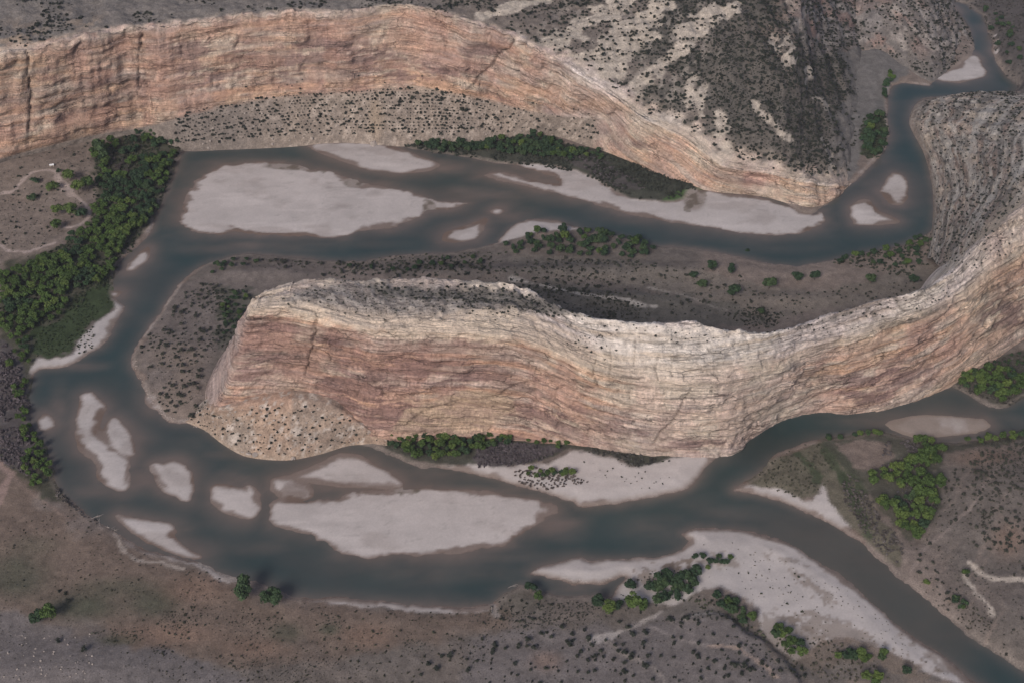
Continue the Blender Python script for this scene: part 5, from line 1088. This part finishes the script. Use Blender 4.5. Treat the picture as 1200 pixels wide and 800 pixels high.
for ax, ay, s, lab in ((437,172,5.5,'largest pale boulder standing at the edge of the far channel'), (245,173,3,'white boulder at the waterline left of the far rubble slope'), (320,171,2.6,'pale boulder at the waterline midway along the far slope'), (366,164,2.6,'pale boulder where the far sandbar begins')):
    boulder(*snap(nwpack, ax, ay), s, lab)
for ax, ay, s, lab in ((291,531,3.2,'left boulder of the pair at the waterline below the apron'), (299,532,3.6,'right boulder of the pair at the waterline below the apron'), (343,536,3,'pale boulder at the tip of the rubble apron')):
    boulder(*snap(talpack, ax, ay), s, lab)
d = nwpack; dn = ss(1.05,1.15,d['VI'])*(1-ss(1.5,2.0,d['VI']))*(d['px'] > 210)*(d['px'] < 620)
for p in area_pick(d['G'], dn, 90): boulder(*p, random.uniform(.8, 2.2), 'small pale rock strewn on the far rubble slope', 'rocks on the far rubble slope')
d = talpack
for p in area_pick(d['G'], ss(1.0,1.1,d['VI'])*(1-ss(2.7,2.9,d['VI'])), 70): boulder(*p, random.uniform(.6, 1.6), 'small pale rock strewn on the tan rubble apron', 'rocks on the rubble apron')
for k in range(60):
    ax = random.uniform(0, 110); ay = random.uniform(742, 800); x, y, z = P3(ax, ay); boulder(x, y, z, random.uniform(.4, 1.3), 'pale rock on the grey gravel slope at the bottom left', 'rocks on the bottom left slope')
for k in range(40):
    t = random.random(); q = smooth_poly([(157,425),(163,445),(175,467),(190,487),(216,497),(250,512)], False, 6); p = q[int(t*(len(q)-1))]
    x, y, z = P3(p[0]+random.uniform(-1, 3), p[1]-2); boulder(x, y, z, random.uniform(.5, 1.1), 'pale stone along the inner bank of the left bend', 'stones along the inner bank')
# ------------------------------------------------------------------ driftwood at the near bank
def driftwood(ax, ay, L, ang, label):
    x, y, z = P3(ax, ay); parts = []
    d0 = np.array((math.cos(ang), math.sin(ang), .06)); p0 = np.array((0, 0, .3))
    parts.append(limb(p0, p0+d0*L, .42, .18, 7))
    for k in range(6):
        s = L*rng.uniform(.35, 1); a2 = ang+rng.uniform(-1.1, 1.1); parts.append(limb(p0+d0*s, p0+d0*s+np.array((math.cos(a2), math.sin(a2), rng.uniform(.05, .4)))*L*rng.uniform(.2, .4), .18, .05, 5))
    for k in range(5):
        a2 = ang+math.pi+rng.uniform(-1.2, 1.2); parts.append(limb(p0, p0+np.array((math.cos(a2), math.sin(a2), rng.uniform(0, .5)))*2.2, .2, .06, 5))
    V, F = join(parts); o = mesh_obj('driftwood', V, F, MATS['driftwood_mat']); o.location = (x, y, z); tag(o, label, 'driftwood')
driftwood(126,617,12,-.5,'bleached fallen trunk reaching from the brush into the river'); driftwood(108,607,9,.5,'grey dead branches tangled at the end of the brush strip'); driftwood(116,609,8,-1.3,'short dead snag between the two fallen trunks on the left bank')
driftwood(596,688,9,.4,'pale driftwood stuck on the point by the backwater'); driftwood(577,718,7,1.7,'grey driftwood lying on the bank near the bottom bend')
# ------------------------------------------------------------------ small white roofed hut at the campground
x, y, z = P3(61, 195)
hut = bpy.data.objects.new('hut', None); C.objects.link(hut); hut.location = (x, y, z); hut.rotation_euler = (0, 0, .3); hut.empty_display_size = .1
tag(hut, 'tiny hut with white gabled roof on the campground flat', 'hut')
Wl = np.array([(sx*2.6, sy*1.8, zz) for zz in (-.5, 2.2) for sy in (-1, 1) for sx in (-1, 1)]+[(-2.6, 0, 3.0), (2.6, 0, 3.0)], float)
mesh_obj('wall', Wl, [(0,1,5,4),(2,6,7,3),(1,3,7,5),(0,4,6,2),(4,5,9,8),(6,8,9,7)], MATS['hut_wall'], parent=hut, smooth=False)
Rf = np.array([(-3, -2.2, 2.15), (3, -2.2, 2.15), (3, 0, 3.25), (-3, 0, 3.25), (-3, 2.2, 2.15), (3, 2.2, 2.15)]); Rf = np.vstack([Rf, Rf+np.array((0, 0, .15))])
mesh_obj('roof', Rf, [(0,1,2,3),(3,2,5,4),(6,9,8,7),(9,10,11,8),(0,6,7,1),(4,5,11,10),(1,7,8,2),(2,8,11,5),(0,3,9,6),(3,4,10,9)], MATS['hut_roof'], parent=hut, smooth=False)
mesh_obj('door', np.array([(a_, b_, c_) for a_ in (-.5, .5) for b_ in (-1.86, -1.8) for c_ in (-.3, 2.0)]), [(0,4,5,1),(2,3,7,6),(0,1,3,2),(4,6,7,5),(1,5,7,3),(0,2,6,4)], MATS['hut_door'], parent=hut, smooth=False)

# ------------------------------------------------------------------ haze
hz = bpy.data.materials.new('haze'); hz.use_nodes = True; nt = hz.node_tree; nt.nodes.clear()
o_ = nt.nodes.new('ShaderNodeOutputMaterial'); pv = nt.nodes.new('ShaderNodeVolumePrincipled')
pv.inputs['Color'].default_value = (.80, .84, .95, 1); pv.inputs['Density'].default_value = 0.000035; pv.inputs['Anisotropy'].default_value = .2
nt.links.new(pv.outputs[0], o_.inputs['Volume'])
hx, hy0, hy1, z0, z1 = 25500, -15500, 43500, -45, 1250
HV = np.array([(a_, b_, c_) for a_ in (-hx, hx) for b_ in (hy0, hy1) for c_ in (z0, z1)])
tag(mesh_obj('haze', HV, [(0,1,3,2),(4,6,7,5),(0,4,5,1),(2,3,7,6),(0,2,6,4),(1,5,7,3)], hz, smooth=False), kind='stuff')
# ------------------------------------------------------------------ camera, light
cam = bpy.data.cameras.new('camera'); co = bpy.data.objects.new('camera', cam); C.objects.link(co)
cam.sensor_fit = 'HORIZONTAL'; cam.sensor_width = 36; cam.lens = 18/math.tan(R(20)); cam.clip_start = 1; cam.clip_end = 80000
co.location = (0, 0, CAMZ); co.rotation_euler = (R(90)-PITCH, 0, 0); bpy.context.scene.camera = co
SUN_EL, SUN_AZ = 36, 206    # degrees; azimuth clockwise from +Y: light comes from behind the camera, a little to the left
w = bpy.data.worlds.new('World'); bpy.context.scene.world = w; w.use_nodes = True; nt = w.node_tree
sky = nt.nodes.new('ShaderNodeTexSky'); sky.sky_type = 'NISHITA'; sky.sun_disc = False; sky.sun_elevation = R(SUN_EL); sky.sun_rotation = R(SUN_AZ); sky.dust_density = 3.0; sky.air_density = .8
bg = nt.nodes['Background']; bg.inputs['Strength'].default_value = .055; nt.links.new(sky.outputs[0], bg.inputs['Color'])
sl = bpy.data.lights.new('sun', 'SUN'); sl.energy = 1.5; sl.angle = R(20); sl.color = (1, .93, .86)
so = bpy.data.objects.new('sun', sl); C.objects.link(so)
from mathutils import Vector
sd = Vector((math.sin(R(SUN_AZ))*math.cos(R(SUN_EL)), math.cos(R(SUN_AZ))*math.cos(R(SUN_EL)), math.sin(R(SUN_EL))))
so.rotation_euler = sd.to_track_quat('Z', 'Y').to_euler()
sc = bpy.context.scene
sc.view_settings.view_transform = 'Standard'; sc.view_settings.look = 'None'; sc.view_settings.exposure = 0.74; sc.view_settings.gamma = 1
sc.cycles.max_bounces = 4; sc.cycles.diffuse_bounces = 2; sc.cycles.glossy_bounces = 2; sc.cycles.volume_bounces = 0; sc.cycles.use_denoising = True
